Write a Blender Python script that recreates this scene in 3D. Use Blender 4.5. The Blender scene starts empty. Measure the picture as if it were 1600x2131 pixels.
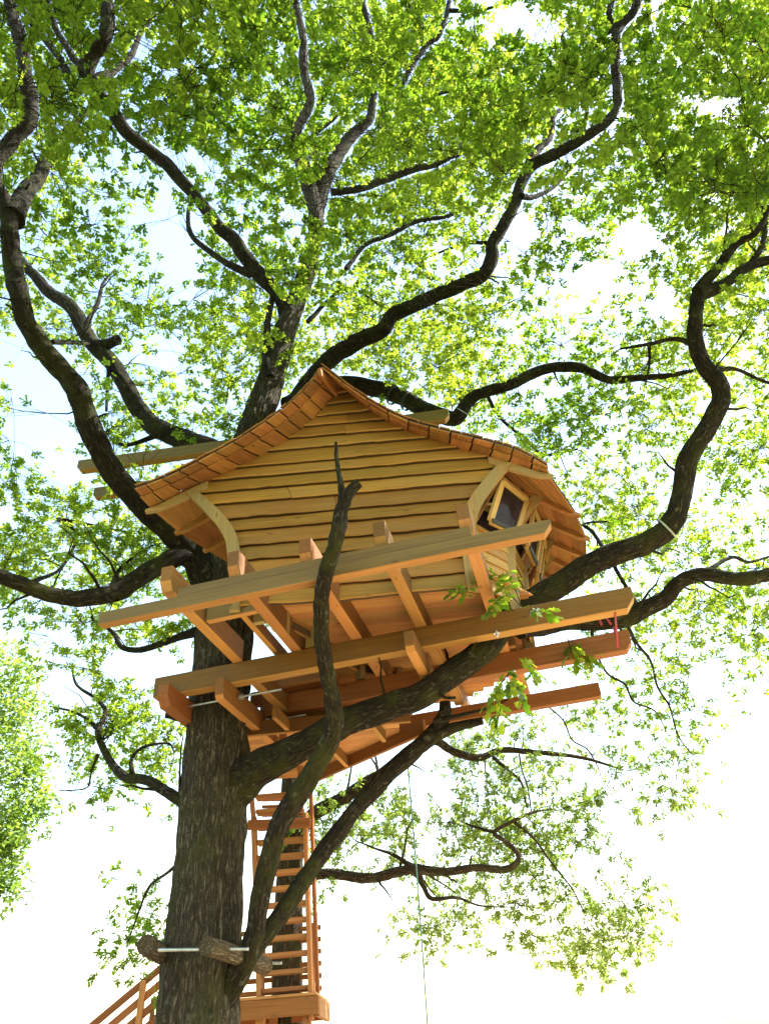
import bpy, bmesh, math, random
import numpy as np
from mathutils import Vector, Matrix, noise

random.seed(7)
rng = np.random.default_rng(11)
scene = bpy.context.scene
COL = scene.collection

# ------------------------------------------------------------------ camera
F_PX, CX, CY = 1540.0, 800.0, 1065.5          # focal length and centre in photo pixels
CAM_H = 1.6
_up = np.array([625.0 - CX, -946.0 - CY, F_PX]); _up /= np.linalg.norm(_up)
_fw = np.array([0.0, 0.0, 1.0])
_Y = _fw - _up * _fw.dot(_up); _Y /= np.linalg.norm(_Y)
_X = np.cross(_Y, _up)
RM = np.array([_X, _Y, _up])                   # world = RM @ camera(x right, y down, z forward)
cam_data = bpy.data.cameras.new('camera')
cam_data.sensor_fit = 'VERTICAL'
cam_data.sensor_height = 24.0
cam_data.lens = F_PX * 24.0 / 2131.0
cam_data.clip_start = 0.05
cam_data.clip_end = 2000.0
cam = bpy.data.objects.new('camera', cam_data)
COL.objects.link(cam)
_m = Matrix(((RM[0, 0], -RM[0, 1], -RM[0, 2], 0), (RM[1, 0], -RM[1, 1], -RM[1, 2], 0),
             (RM[2, 0], -RM[2, 1], -RM[2, 2], CAM_H), (0, 0, 0, 1)))
cam.matrix_world = _m
scene.camera = cam

# ------------------------------------------------------------------ sky, sun, exposure
SUN_EL, SUN_AZ = math.radians(47), math.radians(80)   # azimuth: clockwise from +Y (east = +X)
world = bpy.data.worlds.new('World')
scene.world = world
world.use_nodes = True
wn = world.node_tree.nodes
wl = world.node_tree.links
sky = wn.new('ShaderNodeTexSky')
sky.sky_type = 'NISHITA'
sky.sun_disc = False
sky.sun_elevation = SUN_EL
sky.sun_rotation = SUN_AZ
sky.air_density = 2.0
sky.dust_density = 1.1
sky.ozone_density = 1.0
wl.new(sky.outputs[0], wn['Background'].inputs[0])
wn['Background'].inputs[1].default_value = 0.15
sun_data = bpy.data.lights.new('sun', 'SUN')
sun_data.energy = 5.0
sun_data.angle = math.radians(0.5)
sun_data.color = (1.0, 0.95, 0.86)
sun = bpy.data.objects.new('sun', sun_data)
COL.objects.link(sun)
sdir = Vector((math.sin(SUN_AZ) * math.cos(SUN_EL), math.cos(SUN_AZ) * math.cos(SUN_EL), math.sin(SUN_EL)))
sun.rotation_euler = sdir.to_track_quat('Z', 'Y').to_euler()
sun.location = (30, 5, 40)
vs = scene.view_settings
vs.view_transform = 'Standard'
vs.look = 'None'
vs.gamma = 1.0
vs.exposure = 1.9
vs.use_curve_mapping = False
scene.cycles.use_denoising = True
scene.cycles.max_bounces = 8
scene.cycles.diffuse_bounces = 5
scene.cycles.transmission_bounces = 6
scene.cycles.caustics_reflective = False
scene.cycles.caustics_refractive = False

# ------------------------------------------------------------------ image <-> place
def ray(u, v):
    return RM @ np.array([(u - CX) / F_PX, (v - CY) / F_PX, 1.0])
def PY(u, v, y):
    d = ray(u, v); d = d * (y / d[1]); return Vector((d[0], d[1], d[2] + CAM_H))
def PH(u, v, h):
    d = ray(u, v); d = d * (h / d[2]); return Vector((d[0], d[1], d[2] + CAM_H))
def depth_of(p):
    return float(RM[:, 2] @ np.array([p[0], p[1], p[2] - CAM_H]))
def proj_np(p):
    q = (np.asarray(p) - np.array([0, 0, CAM_H])) @ RM
    return np.stack([CX + F_PX * q[:, 0] / q[:, 2], CY + F_PX * q[:, 1] / q[:, 2], q[:, 2]], 1)

# ------------------------------------------------------------------ materials
def new_mat(name):
    m = bpy.data.materials.new(name)
    m.use_nodes = True
    nt = m.node_tree
    return m, nt.nodes, nt.links, nt.nodes['Principled BSDF']

def ramp(nodes, stops):
    r = nodes.new('ShaderNodeValToRGB')
    e = r.color_ramp.elements
    while len(e) < len(stops): e.new(0.5)
    for el, (p, c) in zip(e, stops):
        el.position = p; el.color = (c[0], c[1], c[2], 1)
    return r

def wood_mat(name, light, dark, knot=(0.09, 0.045, 0.02), weather=None, wamt=0.0, rough=0.7, gscale=26.0):
    m, n, l, b = new_mat(name)
    tc = n.new('ShaderNodeTexCoord')
    oi = n.new('ShaderNodeObjectInfo')
    comb = n.new('ShaderNodeCombineXYZ')
    mul = n.new('ShaderNodeMath'); mul.operation = 'MULTIPLY'; mul.inputs[1].default_value = 37.0
    l.new(oi.outputs['Random'], mul.inputs[0])
    for k in range(3): l.new(mul.outputs[0], comb.inputs[k])
    add = n.new('ShaderNodeVectorMath'); add.operation = 'ADD'
    l.new(tc.outputs['Object'], add.inputs[0]); l.new(comb.outputs[0], add.inputs[1])
    mp = n.new('ShaderNodeMapping'); mp.inputs['Scale'].default_value = (0.9, gscale, gscale)
    l.new(add.outputs[0], mp.inputs[0])
    ns = n.new('ShaderNodeTexNoise'); ns.inputs['Scale'].default_value = 1.3
    ns.inputs['Detail'].default_value = 6; ns.inputs['Roughness'].default_value = 0.65
    ns.inputs['Distortion'].default_value = 0.6
    l.new(mp.outputs[0], ns.inputs['Vector'])
    cr = ramp(n, [(0.30, dark), (0.50, [0.5 * (a + c) for a, c in zip(light, dark)]), (0.68, light)])
    l.new(ns.outputs['Fac'], cr.inputs[0])
    # knots
    mpk = n.new('ShaderNodeMapping'); mpk.inputs['Scale'].default_value = (1.6, 5.0, 5.0)
    l.new(add.outputs[0], mpk.inputs[0])
    vo = n.new('ShaderNodeTexVoronoi'); vo.inputs['Scale'].default_value = 1.5; vo.inputs['Randomness'].default_value = 1.0
    l.new(mpk.outputs[0], vo.inputs['Vector'])
    kr = ramp(n, [(0.05, (1, 1, 1)), (0.13, (0, 0, 0))])
    l.new(vo.outputs['Distance'], kr.inputs[0])
    mixk = n.new('ShaderNodeMix'); mixk.data_type = 'RGBA'
    kf = n.new('ShaderNodeMath'); kf.operation = 'MULTIPLY'; kf.inputs[1].default_value = 0.75
    l.new(kr.outputs[0], kf.inputs[0]); l.new(kf.outputs[0], mixk.inputs[0])
    l.new(cr.outputs[0], mixk.inputs[6]); mixk.inputs[7].default_value = (*knot, 1)
    out = mixk.outputs[2]
    # broad stains / weathering
    if weather:
        ns2 = n.new('ShaderNodeTexNoise'); ns2.inputs['Scale'].default_value = 1.1; ns2.inputs['Detail'].default_value = 4
        mp2 = n.new('ShaderNodeMapping'); mp2.inputs['Scale'].default_value = (0.7, 3.0, 3.0)
        l.new(add.outputs[0], mp2.inputs[0]); l.new(mp2.outputs[0], ns2.inputs['Vector'])
        wr = ramp(n, [(0.35, (0, 0, 0)), (0.65, (wamt, wamt, wamt))])
        l.new(ns2.outputs['Fac'], wr.inputs[0])
        mw = n.new('ShaderNodeMix'); mw.data_type = 'RGBA'
        l.new(wr.outputs[0], mw.inputs[0]); l.new(out, mw.inputs[6]); mw.inputs[7].default_value = (*weather, 1)
        out = mw.outputs[2]
    hs = n.new('ShaderNodeHueSaturation')
    vr = n.new('ShaderNodeMapRange'); vr.inputs[3].default_value = 0.76; vr.inputs[4].default_value = 1.20
    l.new(oi.outputs['Random'], vr.inputs[0]); l.new(vr.outputs[0], hs.inputs['Value'])
    hr = n.new('ShaderNodeMapRange'); hr.inputs[3].default_value = 0.490; hr.inputs[4].default_value = 0.508
    m7 = n.new('ShaderNodeMath'); m7.operation = 'FRACT'
    l.new(mul.outputs[0], m7.inputs[0]); l.new(m7.outputs[0], hr.inputs[0]); l.new(hr.outputs[0], hs.inputs['Hue'])
    l.new(out, hs.inputs['Color'])
    l.new(hs.outputs[0], b.inputs['Base Color'])
    b.inputs['Roughness'].default_value = rough
    b.inputs['Specular IOR Level'].default_value = 0.3
    bp = n.new('ShaderNodeBump'); bp.inputs['Strength'].default_value = 0.35; bp.inputs['Distance'].default_value = 0.004
    l.new(ns.outputs['Fac'], bp.inputs['Height']); l.new(bp.outputs[0], b.inputs['Normal'])
    return m

M = {}
M['siding'] = wood_mat('siding_wood', (0.50, 0.262, 0.058), (0.32, 0.145, 0.025), weather=(0.30, 0.19, 0.068), wamt=0.5)
M['siding_edge'] = wood_mat('siding_shadow_edge', (0.10, 0.055, 0.025), (0.04, 0.022, 0.012))  # dark board undersides: the shadow gap below each board painted in
M['rib'] = wood_mat('rib_wood', (0.42, 0.28, 0.105), (0.30, 0.18, 0.065), weather=(0.28, 0.24, 0.13), wamt=0.5)
M['beam'] = wood_mat('beam_wood', (0.54, 0.265, 0.080), (0.38, 0.160, 0.042), weather=(0.33, 0.18, 0.075), wamt=0.4)
M['beam_shade_side'] = wood_mat('shaded_beam_side_wood', (0.27, 0.118, 0.030), (0.17, 0.066, 0.015), weather=(0.16, 0.100, 0.042), wamt=0.55)  # darker copy of the beam wood, side-face shade put into the colour
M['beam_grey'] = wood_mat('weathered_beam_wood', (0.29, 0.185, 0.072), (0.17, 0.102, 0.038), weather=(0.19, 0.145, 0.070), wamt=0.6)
M['beam_red'] = wood_mat('red_beam_wood', (0.34, 0.132, 0.038), (0.21, 0.072, 0.019), weather=(0.22, 0.11, 0.05), wamt=0.3)
M['deck'] = wood_mat('deck_wood', (0.58, 0.30, 0.115), (0.44, 0.20, 0.07), gscale=20)
M['shingle'] = wood_mat('shingle_wood', (0.46, 0.215, 0.065), (0.28, 0.112, 0.032), weather=(0.20, 0.095, 0.040), wamt=0.35, gscale=14)
M['stair'] = wood_mat('stair_wood', (0.46, 0.22, 0.085), (0.33, 0.135, 0.05))
M['frame'] = wood_mat('window_wood', (0.54, 0.33, 0.12), (0.40, 0.22, 0.075))

def plain(name, col, rough=0.6, metal=0.0):
    m, n, l, b = new_mat(name)
    ns = n.new('ShaderNodeTexNoise'); ns.inputs['Scale'].default_value = 18; ns.inputs['Detail'].default_value = 4
    tc = n.new('ShaderNodeTexCoord'); l.new(tc.outputs['Object'], ns.inputs['Vector'])
    cr = ramp(n, [(0.3, [c * 0.75 for c in col]), (0.7, [min(1, c * 1.2) for c in col])])
    l.new(ns.outputs['Fac'], cr.inputs[0]); l.new(cr.outputs[0], b.inputs['Base Color'])
    b.inputs['Roughness'].default_value = rough; b.inputs['Metallic'].default_value = metal
    return m
M['membrane'] = plain('roof_membrane', (0.022, 0.022, 0.025), 0.7)
M['panel'] = plain('wall_sheathing', (0.10, 0.065, 0.035), 0.9)
M['steel'] = plain('galvanised_steel', (0.55, 0.57, 0.58), 0.35, 0.9)
M['rope'] = plain('nylon_rope', (0.09, 0.20, 0.19), 0.7)
M['strap'] = plain('red_webbing', (0.30, 0.015, 0.035), 0.6)
M['blackstrap'] = plain('black_webbing', (0.02, 0.02, 0.02), 0.6)
M['hose'] = plain('grey_hose', (0.30, 0.36, 0.34), 0.5)
M['cable'] = plain('steel_cable', (0.30, 0.34, 0.33), 0.5)
M['cut'] = plain('cut_wood', (0.50, 0.36, 0.20), 0.8)

def glass_mat():
    m, n, l, b = new_mat('window_glass')
    ns = n.new('ShaderNodeTexNoise'); ns.inputs['Scale'].default_value = 3.0
    cr = ramp(n, [(0.3, (0.018, 0.012, 0.014)), (0.7, (0.045, 0.028, 0.032))])
    l.new(ns.outputs['Fac'], cr.inputs[0])
    df = n.new('ShaderNodeBsdfDiffuse'); l.new(cr.outputs[0], df.inputs[0])
    gl = n.new('ShaderNodeBsdfGlossy'); gl.inputs['Roughness'].default_value = 0.12
    mx = n.new('ShaderNodeMixShader'); mx.inputs[0].default_value = 0.018
    l.new(df.outputs[0], mx.inputs[1]); l.new(gl.outputs[0], mx.inputs[2]); l.new(mx.outputs[0], n['Material Output'].inputs[0])
    return m
M['glass'] = glass_mat()

def bark_mat(name, dark, light, moss=(0.055, 0.062, 0.014), mossamt=0.5, lich=0.30, fs=1.0):
    m, n, l, b = new_mat(name)
    at = n.new('ShaderNodeAttribute'); at.attribute_name = 'bark'
    tc = n.new('ShaderNodeTexCoord')
    # long broken fissures: ridged noise stretched along the stem, shaken by a slower noise
    nw = n.new('ShaderNodeTexNoise'); nw.inputs['Scale'].default_value = 5.0; nw.inputs['Detail'].default_value = 3
    l.new(at.outputs['Vector'], nw.inputs['Vector'])
    dv = n.new('ShaderNodeVectorMath'); dv.operation = 'MULTIPLY_ADD'; dv.inputs[1].default_value = (0.05, 0.05, 0.02)
    l.new(nw.outputs['Color'], dv.inputs[0]); l.new(at.outputs['Vector'], dv.inputs[2])
    mp = n.new('ShaderNodeMapping'); mp.inputs['Scale'].default_value = (34 * fs, 34 * fs, 4.2 * fs)
    l.new(dv.outputs[0], mp.inputs[0])
    ns = n.new('ShaderNodeTexNoise'); ns.inputs['Scale'].default_value = 1.0; ns.inputs['Detail'].default_value = 5
    ns.inputs['Roughness'].default_value = 0.6
    l.new(mp.outputs[0], ns.inputs['Vector'])
    sb = n.new('ShaderNodeMath'); sb.operation = 'SUBTRACT'; sb.inputs[1].default_value = 0.5
    l.new(ns.outputs['Fac'], sb.inputs[0])
    ab = n.new('ShaderNodeMath'); ab.operation = 'ABSOLUTE'; l.new(sb.outputs[0], ab.inputs[0])
    fi = n.new('ShaderNodeTexNoise'); fi.inputs['Scale'].default_value = 55.0; fi.inputs['Detail'].default_value = 5
    l.new(at.outputs['Vector'], fi.inputs['Vector'])
    ht = n.new('ShaderNodeMath'); ht.operation = 'MULTIPLY_ADD'; ht.inputs[1].default_value = 0.16
    l.new(fi.outputs['Fac'], ht.inputs[0]); l.new(ab.outputs[0], ht.inputs[2])
    cr = ramp(n, [(0.09, [c * 0.45 for c in dark]), (0.17, dark), (0.34, light)])
    l.new(ht.outputs[0], cr.inputs[0])
    n2 = n.new('ShaderNodeTexNoise'); n2.inputs['Scale'].default_value = 2.0; n2.inputs['Detail'].default_value = 8
    n2.inputs['Roughness'].default_value = 0.7
    l.new(tc.outputs['Object'], n2.inputs['Vector'])
    mr = ramp(n, [(0.48, (0, 0, 0)), (0.64, (mossamt, mossamt, mossamt))])
    l.new(n2.outputs['Fac'], mr.inputs[0])
    mx = n.new('ShaderNodeMix'); mx.data_type = 'RGBA'
    l.new(mr.outputs[0], mx.inputs[0]); l.new(cr.outputs[0], mx.inputs[6]); mx.inputs[7].default_value = (*moss, 1)
    n3 = n.new('ShaderNodeTexNoise'); n3.inputs['Scale'].default_value = 11.0; n3.inputs['Detail'].default_value = 6
    l.new(tc.outputs['Object'], n3.inputs['Vector'])
    lr = ramp(n, [(0.62, (0, 0, 0)), (0.68, (lich, lich, lich))])
    l.new(n3.outputs['Fac'], lr.inputs[0])
    mx2 = n.new('ShaderNodeMix'); mx2.data_type = 'RGBA'
    l.new(lr.outputs[0], mx2.inputs[0]); l.new(mx.outputs[2], mx2.inputs[6]); mx2.inputs[7].default_value = (0.20, 0.20, 0.13, 1)
    l.new(mx2.outputs[2], b.inputs['Base Color'])
    b.inputs['Roughness'].default_value = 0.95
    b.inputs['Specular IOR Level'].default_value = 0.12
    bp = n.new('ShaderNodeBump'); bp.inputs['Strength'].default_value = 1.0; bp.inputs['Distance'].default_value = 0.06
    l.new(ht.outputs[0], bp.inputs['Height']); l.new(bp.outputs[0], b.inputs['Normal'])
    return m
M['bark'] = bark_mat('oak_bark', (0.072, 0.058, 0.043), (0.25, 0.215, 0.165), mossamt=0.45)
M['bark_limb'] = bark_mat('oak_limb_bark', (0.031, 0.025, 0.018), (0.118, 0.099, 0.074), mossamt=0.6, fs=1.2)
M['bark2'] = bark_mat('second_oak_bark', (0.062, 0.045, 0.032), (0.18, 0.14, 0.10))
M['log'] = bark_mat('log_bark', (0.12, 0.09, 0.06), (0.30, 0.25, 0.18), mossamt=0.1)

def leaf_mat(name, refl, trans, trans2, mixf=0.5):
    m, n, l, b = new_mat(name)
    at = n.new('ShaderNodeAttribute'); at.attribute_name = 'tint'
    out = n['Material Output']
    cr = ramp(n, [(0.0, [c * 0.7 for c in refl]), (1.0, [min(1, c * 1.35) for c in refl])])
    l.new(at.outputs['Fac'], cr.inputs[0])
    ct = ramp(n, [(0.0, trans), (1.0, trans2)])
    l.new(at.outputs['Fac'], ct.inputs[0])
    l.new(cr.outputs[0], b.inputs['Base Color'])
    b.inputs['Roughness'].default_value = 0.55
    b.inputs['Specular IOR Level'].default_value = 0.35
    tr = n.new('ShaderNodeBsdfTranslucent'); l.new(ct.outputs[0], tr.inputs[0])
    mx = n.new('ShaderNodeMixShader'); mx.inputs[0].default_value = mixf
    l.new(b.outputs[0], mx.inputs[1]); l.new(tr.outputs[0], mx.inputs[2]); l.new(mx.outputs[0], out.inputs[0])
    return m
M['leaf'] = leaf_mat('oak_leaf', (0.075, 0.118, 0.018), (0.10, 0.30, 0.008), (0.60, 0.70, 0.055), 0.62)
M['leaf2'] = leaf_mat('second_oak_leaf', (0.085, 0.125, 0.035), (0.26, 0.42, 0.05), (0.46, 0.56, 0.08), 0.55)

def ground_mat():
    m, n, l, b = new_mat('bounce_ground')
    tc = n.new('ShaderNodeTexCoord')
    ns = n.new('ShaderNodeTexNoise'); ns.inputs['Scale'].default_value = 0.5; ns.inputs['Detail'].default_value = 10
    l.new(tc.outputs['Object'], ns.inputs['Vector'])
    bounce_patch = ramp(n, [(0.3, (0.42, 0.30, 0.17)), (0.55, (0.56, 0.42, 0.25)), (0.75, (0.50, 0.40, 0.22))])  # unseen pale patch, added to bounce warm light onto the undersides
    grass = ramp(n, [(0.3, (0.05, 0.07, 0.02)), (0.7, (0.11, 0.13, 0.045))])
    l.new(ns.outputs['Fac'], bounce_patch.inputs[0]); l.new(ns.outputs['Fac'], grass.inputs[0])
    ds = n.new('ShaderNodeVectorMath'); ds.operation = 'DISTANCE'; ds.inputs[1].default_value = (0.5, 9.5, 0)
    l.new(tc.outputs['Object'], ds.inputs[0])
    wob = n.new('ShaderNodeMath'); wob.operation = 'MULTIPLY_ADD'; wob.inputs[1].default_value = 5.0
    l.new(ns.outputs['Fac'], wob.inputs[0]); l.new(ds.outputs['Value'], wob.inputs[2])
    mr = n.new('ShaderNodeMapRange'); mr.inputs[1].default_value = 12.0; mr.inputs[2].default_value = 14.5
    l.new(wob.outputs[0], mr.inputs[0])
    mx = n.new('ShaderNodeMix'); mx.data_type = 'RGBA'
    l.new(mr.outputs[0], mx.inputs[0]); l.new(bounce_patch.outputs[0], mx.inputs[6]); l.new(grass.outputs[0], mx.inputs[7])
    l.new(mx.outputs[2], b.inputs['Base Color'])
    b.inputs['Roughness'].default_value = 0.95
    bp = n.new('ShaderNodeBump'); bp.inputs['Strength'].default_value = 0.6
    l.new(ns.outputs['Fac'], bp.inputs['Height']); l.new(bp.outputs[0], b.inputs['Normal'])
    return m
M['ground'] = ground_mat()

# ------------------------------------------------------------------ object helpers
def link(name, me, mat=None, parent=None, mw=None):
    o = bpy.data.objects.new(name, me)
    COL.objects.link(o)
    if mat is not None and not me.materials: me.materials.append(mat)
    if mw is not None: o.matrix_basis = mw
    if parent is not None:
        o.parent = parent
        q = parent; inv = Matrix()
        o.matrix_parent_inverse = WORLD[parent.name].inverted()
    WORLD[o.name] = (mw.copy() if mw is not None else Matrix())
    return o
WORLD = {}
def thing(name, label, cat, loc, group=None):
    o = bpy.data.objects.new(name, None)
    COL.objects.link(o)
    o.empty_display_size = 0.2
    o.location = loc
    WORLD[o.name] = Matrix.Translation(Vector(loc))
    tag(o, label, cat, group, 'thing')
    return o
def tag(o, label=None, cat=None, group=None, kind=None):
    if label: o['label'] = label
    if cat: o['category'] = cat
    if group: o['group'] = group
    if kind: o['kind'] = kind
    return o
def mesh(name, verts, faces):
    me = bpy.data.meshes.new(name)
    me.from_pydata([tuple(v) for v in verts], [], faces)
    me.update()
    return me
def frame_mat(a, x, up=(0, 0, 1)):
    x = Vector(x).normalized(); up = Vector(up)
    y = up.cross(x).normalized(); z = x.cross(y)
    return Matrix(((x.x, y.x, z.x, a[0]), (x.y, y.y, z.y, a[1]), (x.z, y.z, z.z, a[2]), (0, 0, 0, 1)))

def beam_mesh(L, w, h, c0=0.0, c1=0.0, bev=0.006, k=0.8, x0=0.0):
    prof = []
    prof += [(x0, h)]
    prof += [(x0, c0), (x0 + c0 * k, 0)] if c0 > 0 else [(x0, 0)]
    prof += [(x0 + L - c1 * k, 0), (x0 + L, c1)] if c1 > 0 else [(x0 + L, 0)]
    prof += [(x0 + L, h)]
    n = len(prof)
    bm = bmesh.new()
    A = [bm.verts.new((x, -w / 2, z)) for x, z in prof]
    B = [bm.verts.new((x, w / 2, z)) for x, z in prof]
    bm.faces.new(A); bm.faces.new(B[::-1])
    for i in range(n):
        j = (i + 1) % n
        bm.faces.new((A[j], A[i], B[i], B[j]))
    bmesh.ops.recalc_face_normals(bm, faces=bm.faces)
    if bev: bmesh.ops.bevel(bm, geom=list(bm.edges), offset=bev, segments=1, affect='EDGES')
    me = bpy.data.meshes.new('beam'); bm.to_mesh(me); bm.free()
    return me
SIDES = {'weathered_beam_wood': (M['beam_grey'], M['beam']), 'beam_wood': (M['beam_shade_side'], M['beam'])}
def beam(name, a, b, w, h, mat, parent, c0=0, c1=0, up=(0, 0, 1), bev=0.006, k=0.8):
    """a, b: centre of the bottom face at both ends"""
    a = Vector(a); b = Vector(b)
    L = (b - a).length
    me = beam_mesh(L, w, h, c0, c1, bev, k)
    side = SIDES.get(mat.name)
    if side:                                   # weathered faces; shade on sides and bounce light below painted into the wood
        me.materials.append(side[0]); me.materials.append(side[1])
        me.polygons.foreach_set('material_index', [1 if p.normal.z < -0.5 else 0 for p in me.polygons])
    return link(name, me, mat, parent, frame_mat(a, b - a, up))

def prism(name, pts_a, pts_b, mat, parent, origin=None):
    """a slab between two matching polygons"""
    o = Vector(origin) if origin is not None else sum((Vector(p) for p in pts_a), Vector()) / len(pts_a)
    V = [Vector(p) - o for p in pts_a] + [Vector(p) - o for p in pts_b]
    n = len(pts_a)
    Fc = [tuple(range(n)), tuple(range(2 * n - 1, n - 1, -1))] + [((i + 1) % n, i, n + i, n + (i + 1) % n) for i in range(n)]
    me = mesh(name, V, Fc)
    bm = bmesh.new(); bm.from_mesh(me); bmesh.ops.recalc_face_normals(bm, faces=bm.faces); bm.to_mesh(me); bm.free()
    return link(name, me, mat, parent, Matrix.Translation(o))

# ---- tubes (bark, ropes, rods)
def catmull(P, n):
    P = [np.array(p, float) for p in P]
    P = [2 * P[0] - P[1]] + P + [2 * P[-1] - P[-2]]
    out = []
    for i in range(1, len(P) - 2):
        for k in range(n):
            t = k / n
            p0, p1, p2, p3 = P[i - 1], P[i], P[i + 1], P[i + 2]
            out.append(0.5 * ((2 * p1) + (-p0 + p2) * t + (2 * p0 - 5 * p1 + 4 * p2 - p3) * t * t + (-p0 + 3 * p1 - 3 * p2 + p3) * t ** 3))
    out.append(P[-2])
    return np.array(out)
def tube_mesh(path, segs=16, rough=0.0, seed=0.0, cap=True, spacing=None, ridge=0.0):
    """path: rows of x, y, z, r"""
    path = np.asarray(path, float)
    d = np.linalg.norm(np.diff(path[:, :3], axis=0), axis=1)
    s = np.concatenate([[0], np.cumsum(d)])
    if spacing:
        n = max(2, int(s[-1] / spacing) + 1)
        ss = np.linspace(0, s[-1], n)
        path = np.stack([np.interp(ss, s, path[:, i]) for i in range(4)], 1); s = ss
    n = len(path)
    T = np.gradient(path[:, :3], axis=0); T /= np.linalg.norm(T, axis=1)[:, None] + 1e-9
    N = np.cross(T[0], (0.3, 0.2, 0.9)); N /= np.linalg.norm(N)
    V = np.zeros((n * segs, 3)); BK = np.zeros((n * segs, 3))
    ang = np.linspace(0, 2 * math.pi, segs, endpoint=False)
    ca, sa = np.cos(ang), np.sin(ang)
    for i in range(n):
        N = N - T[i] * N.dot(T[i]); N /= np.linalg.norm(N)
        B = np.cross(T[i], N)
        r = path[i, 3]
        rr = np.full(segs, r)
        if rough:
            for k in range(segs):
                q = (ca[k] * 1.3 + seed, sa[k] * 1.3, s[i] / max(r, 0.03) * 0.35 + seed)
                f = noise.noise(q) * rough + noise.noise((q[0] * 2.7, q[1] * 2.7, q[2] * 2.2)) * rough * 0.55
                if ridge:
                    f += ridge * abs(noise.noise((ca[k] * max(r, 0.12) * 24 + 3.1, sa[k] * max(r, 0.12) * 24, s[i] * 2.2 + seed))) - ridge * 0.3
                rr[k] = r * (1 + f)
        V[i * segs:(i + 1) * segs] = path[i, :3] + rr[:, None] * (ca[:, None] * N + sa[:, None] * B)
        BK[i * segs:(i + 1) * segs] = np.stack([ca * r, sa * r, np.full(segs, s[i])], 1) + seed
    Fc = []
    for i in range(n - 1):
        for k in range(segs):
            k2 = (k + 1) % segs
            Fc.append((i * segs + k, i * segs + k2, (i + 1) * segs + k2, (i + 1) * segs + k))
    ncap = 0
    if cap:
        m_ = len(V)
        V = np.concatenate([V, V[:segs], V[(n - 1) * segs:]]); BK = np.concatenate([BK, BK[:segs], BK[(n - 1) * segs:n * segs]])
        Fc.append(tuple(range(m_, m_ + segs))[::-1]); Fc.append(tuple(range(m_ + segs, m_ + 2 * segs))); ncap = 2
    me = bpy.data.meshes.new('tube')
    me.from_pydata(V.tolist(), [], Fc); me.update()
    me.polygons.foreach_set('use_smooth', [True] * (len(me.polygons) - ncap) + [False] * ncap)
    a = me.attributes.new('bark', 'FLOAT_VECTOR', 'POINT')
    a.data.foreach_set('vector', BK.astype(np.float32).ravel())
    return me
def rod(name, a, b, r, mat, parent, segs=8):
    a = Vector(a); b = Vector(b)
    return link(name, tube_mesh([(*a, r), (*b, r)], segs), mat, parent)

# ================================================================== the setting
g = mesh('ground', [(-600, -600, 0), (600, -600, 0), (600, 600, 0), (-600, 600, 0)], [(0, 1, 2, 3)])
tag(link('ground', g, M['ground']), kind='structure')

# ================================================================== platform
TH = math.radians(-12.2)
E1 = Vector((math.cos(TH), math.sin(TH), 0)); E2 = Vector((-math.sin(TH), math.cos(TH), 0))
platform = thing('timber_platform', 'large timber platform of long beams and joists under the cabin, clamped to the oak', 'platform', (-0.5, 8.5, 5.4))
BH, BW, HB = 0.24, 0.13, 3.9
def hb(u, v, h): return PH(u, v, h)
def long_beam(pa, pb, h, name, mat, c0=0.0, c1=0.0, w=BW, hh=BH):
    a = PH(*pa, h); b = PH(*pb, h)
    off = E2 * (w / 2)
    return beam(name, a + off, b + off, w, hh, mat, platform, c0, c1)
long_beam((203, 1300), (1150, 1106), HB, 'beam', M['beam_grey'], 0.0, 0.10, w=0.11, hh=0.145)
_a = PH(365, 1268, HB) + E2 * 0.06; _b = PH(985, 1140, HB) + E2 * 0.06
beam('ledger', _a + Vector((0, 0, 0.147)), _b + Vector((0, 0, 0.147)), 0.10, 0.115, M['beam_grey'], platform)
b2 = long_beam((318, 1452), (1325, 1262), HB, 'beam', M['beam'], 0.0, 0.13, w=0.15, hh=0.26)
b3 = long_beam((545, 1492), (1318, 1349), HB, 'beam', M['beam_red'], 0.0, 0.10, w=0.15, hh=0.26)
long_beam((540, 1512), (760, 1472), HB - 0.06, 'beam', M['beam_red'], 0, 0, w=0.10, hh=0.30)
long_beam((520, 1470), (700, 1437), HB + 0.22, 'beam', M['beam_red'], 0, 0, w=0.10, hh=0.20)
b4 = long_beam((600, 1560), (1252, 1448), HB, 'beam', M['beam_red'], 0.0, 0.04, w=0.12, hh=0.20)
# joists over the beams
HJ = HB + 0.262
for (u, v, back) in [(352, 1236, 1.75), (492, 1205, 2.1), (642, 1179, 4.3), (797, 1145, 4.2), (972, 1110, 4.0)]:
    a = PH(u, v, HJ) ; a = a - E2 * 0.10; back += 0.08
    beam('joist', a, a + E2 * back, 0.13, 0.285, M['beam'], platform, 0.11, 0, k=0.6)
for (u, v, back) in [(1065, 1345, 2.0), (905, 1345, 2.6)]:
    a = PH(u, v, HJ + 0.04)
    beam('joist', a, a + E2 * back, 0.09, 0.2, M['beam'], platform)
# trimmer between the first two joists
a = PH(432, 1296, HJ); b = PH(535, 1274, HJ)
beam('trimmer', a, b, 0.08, 0.18, M['beam_grey'], platform)
a = PH(505, 1282, HJ + 0.05); beam('trimmer', a, a + E2 * 1.3, 0.07, 0.16, M['beam'], platform)
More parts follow.
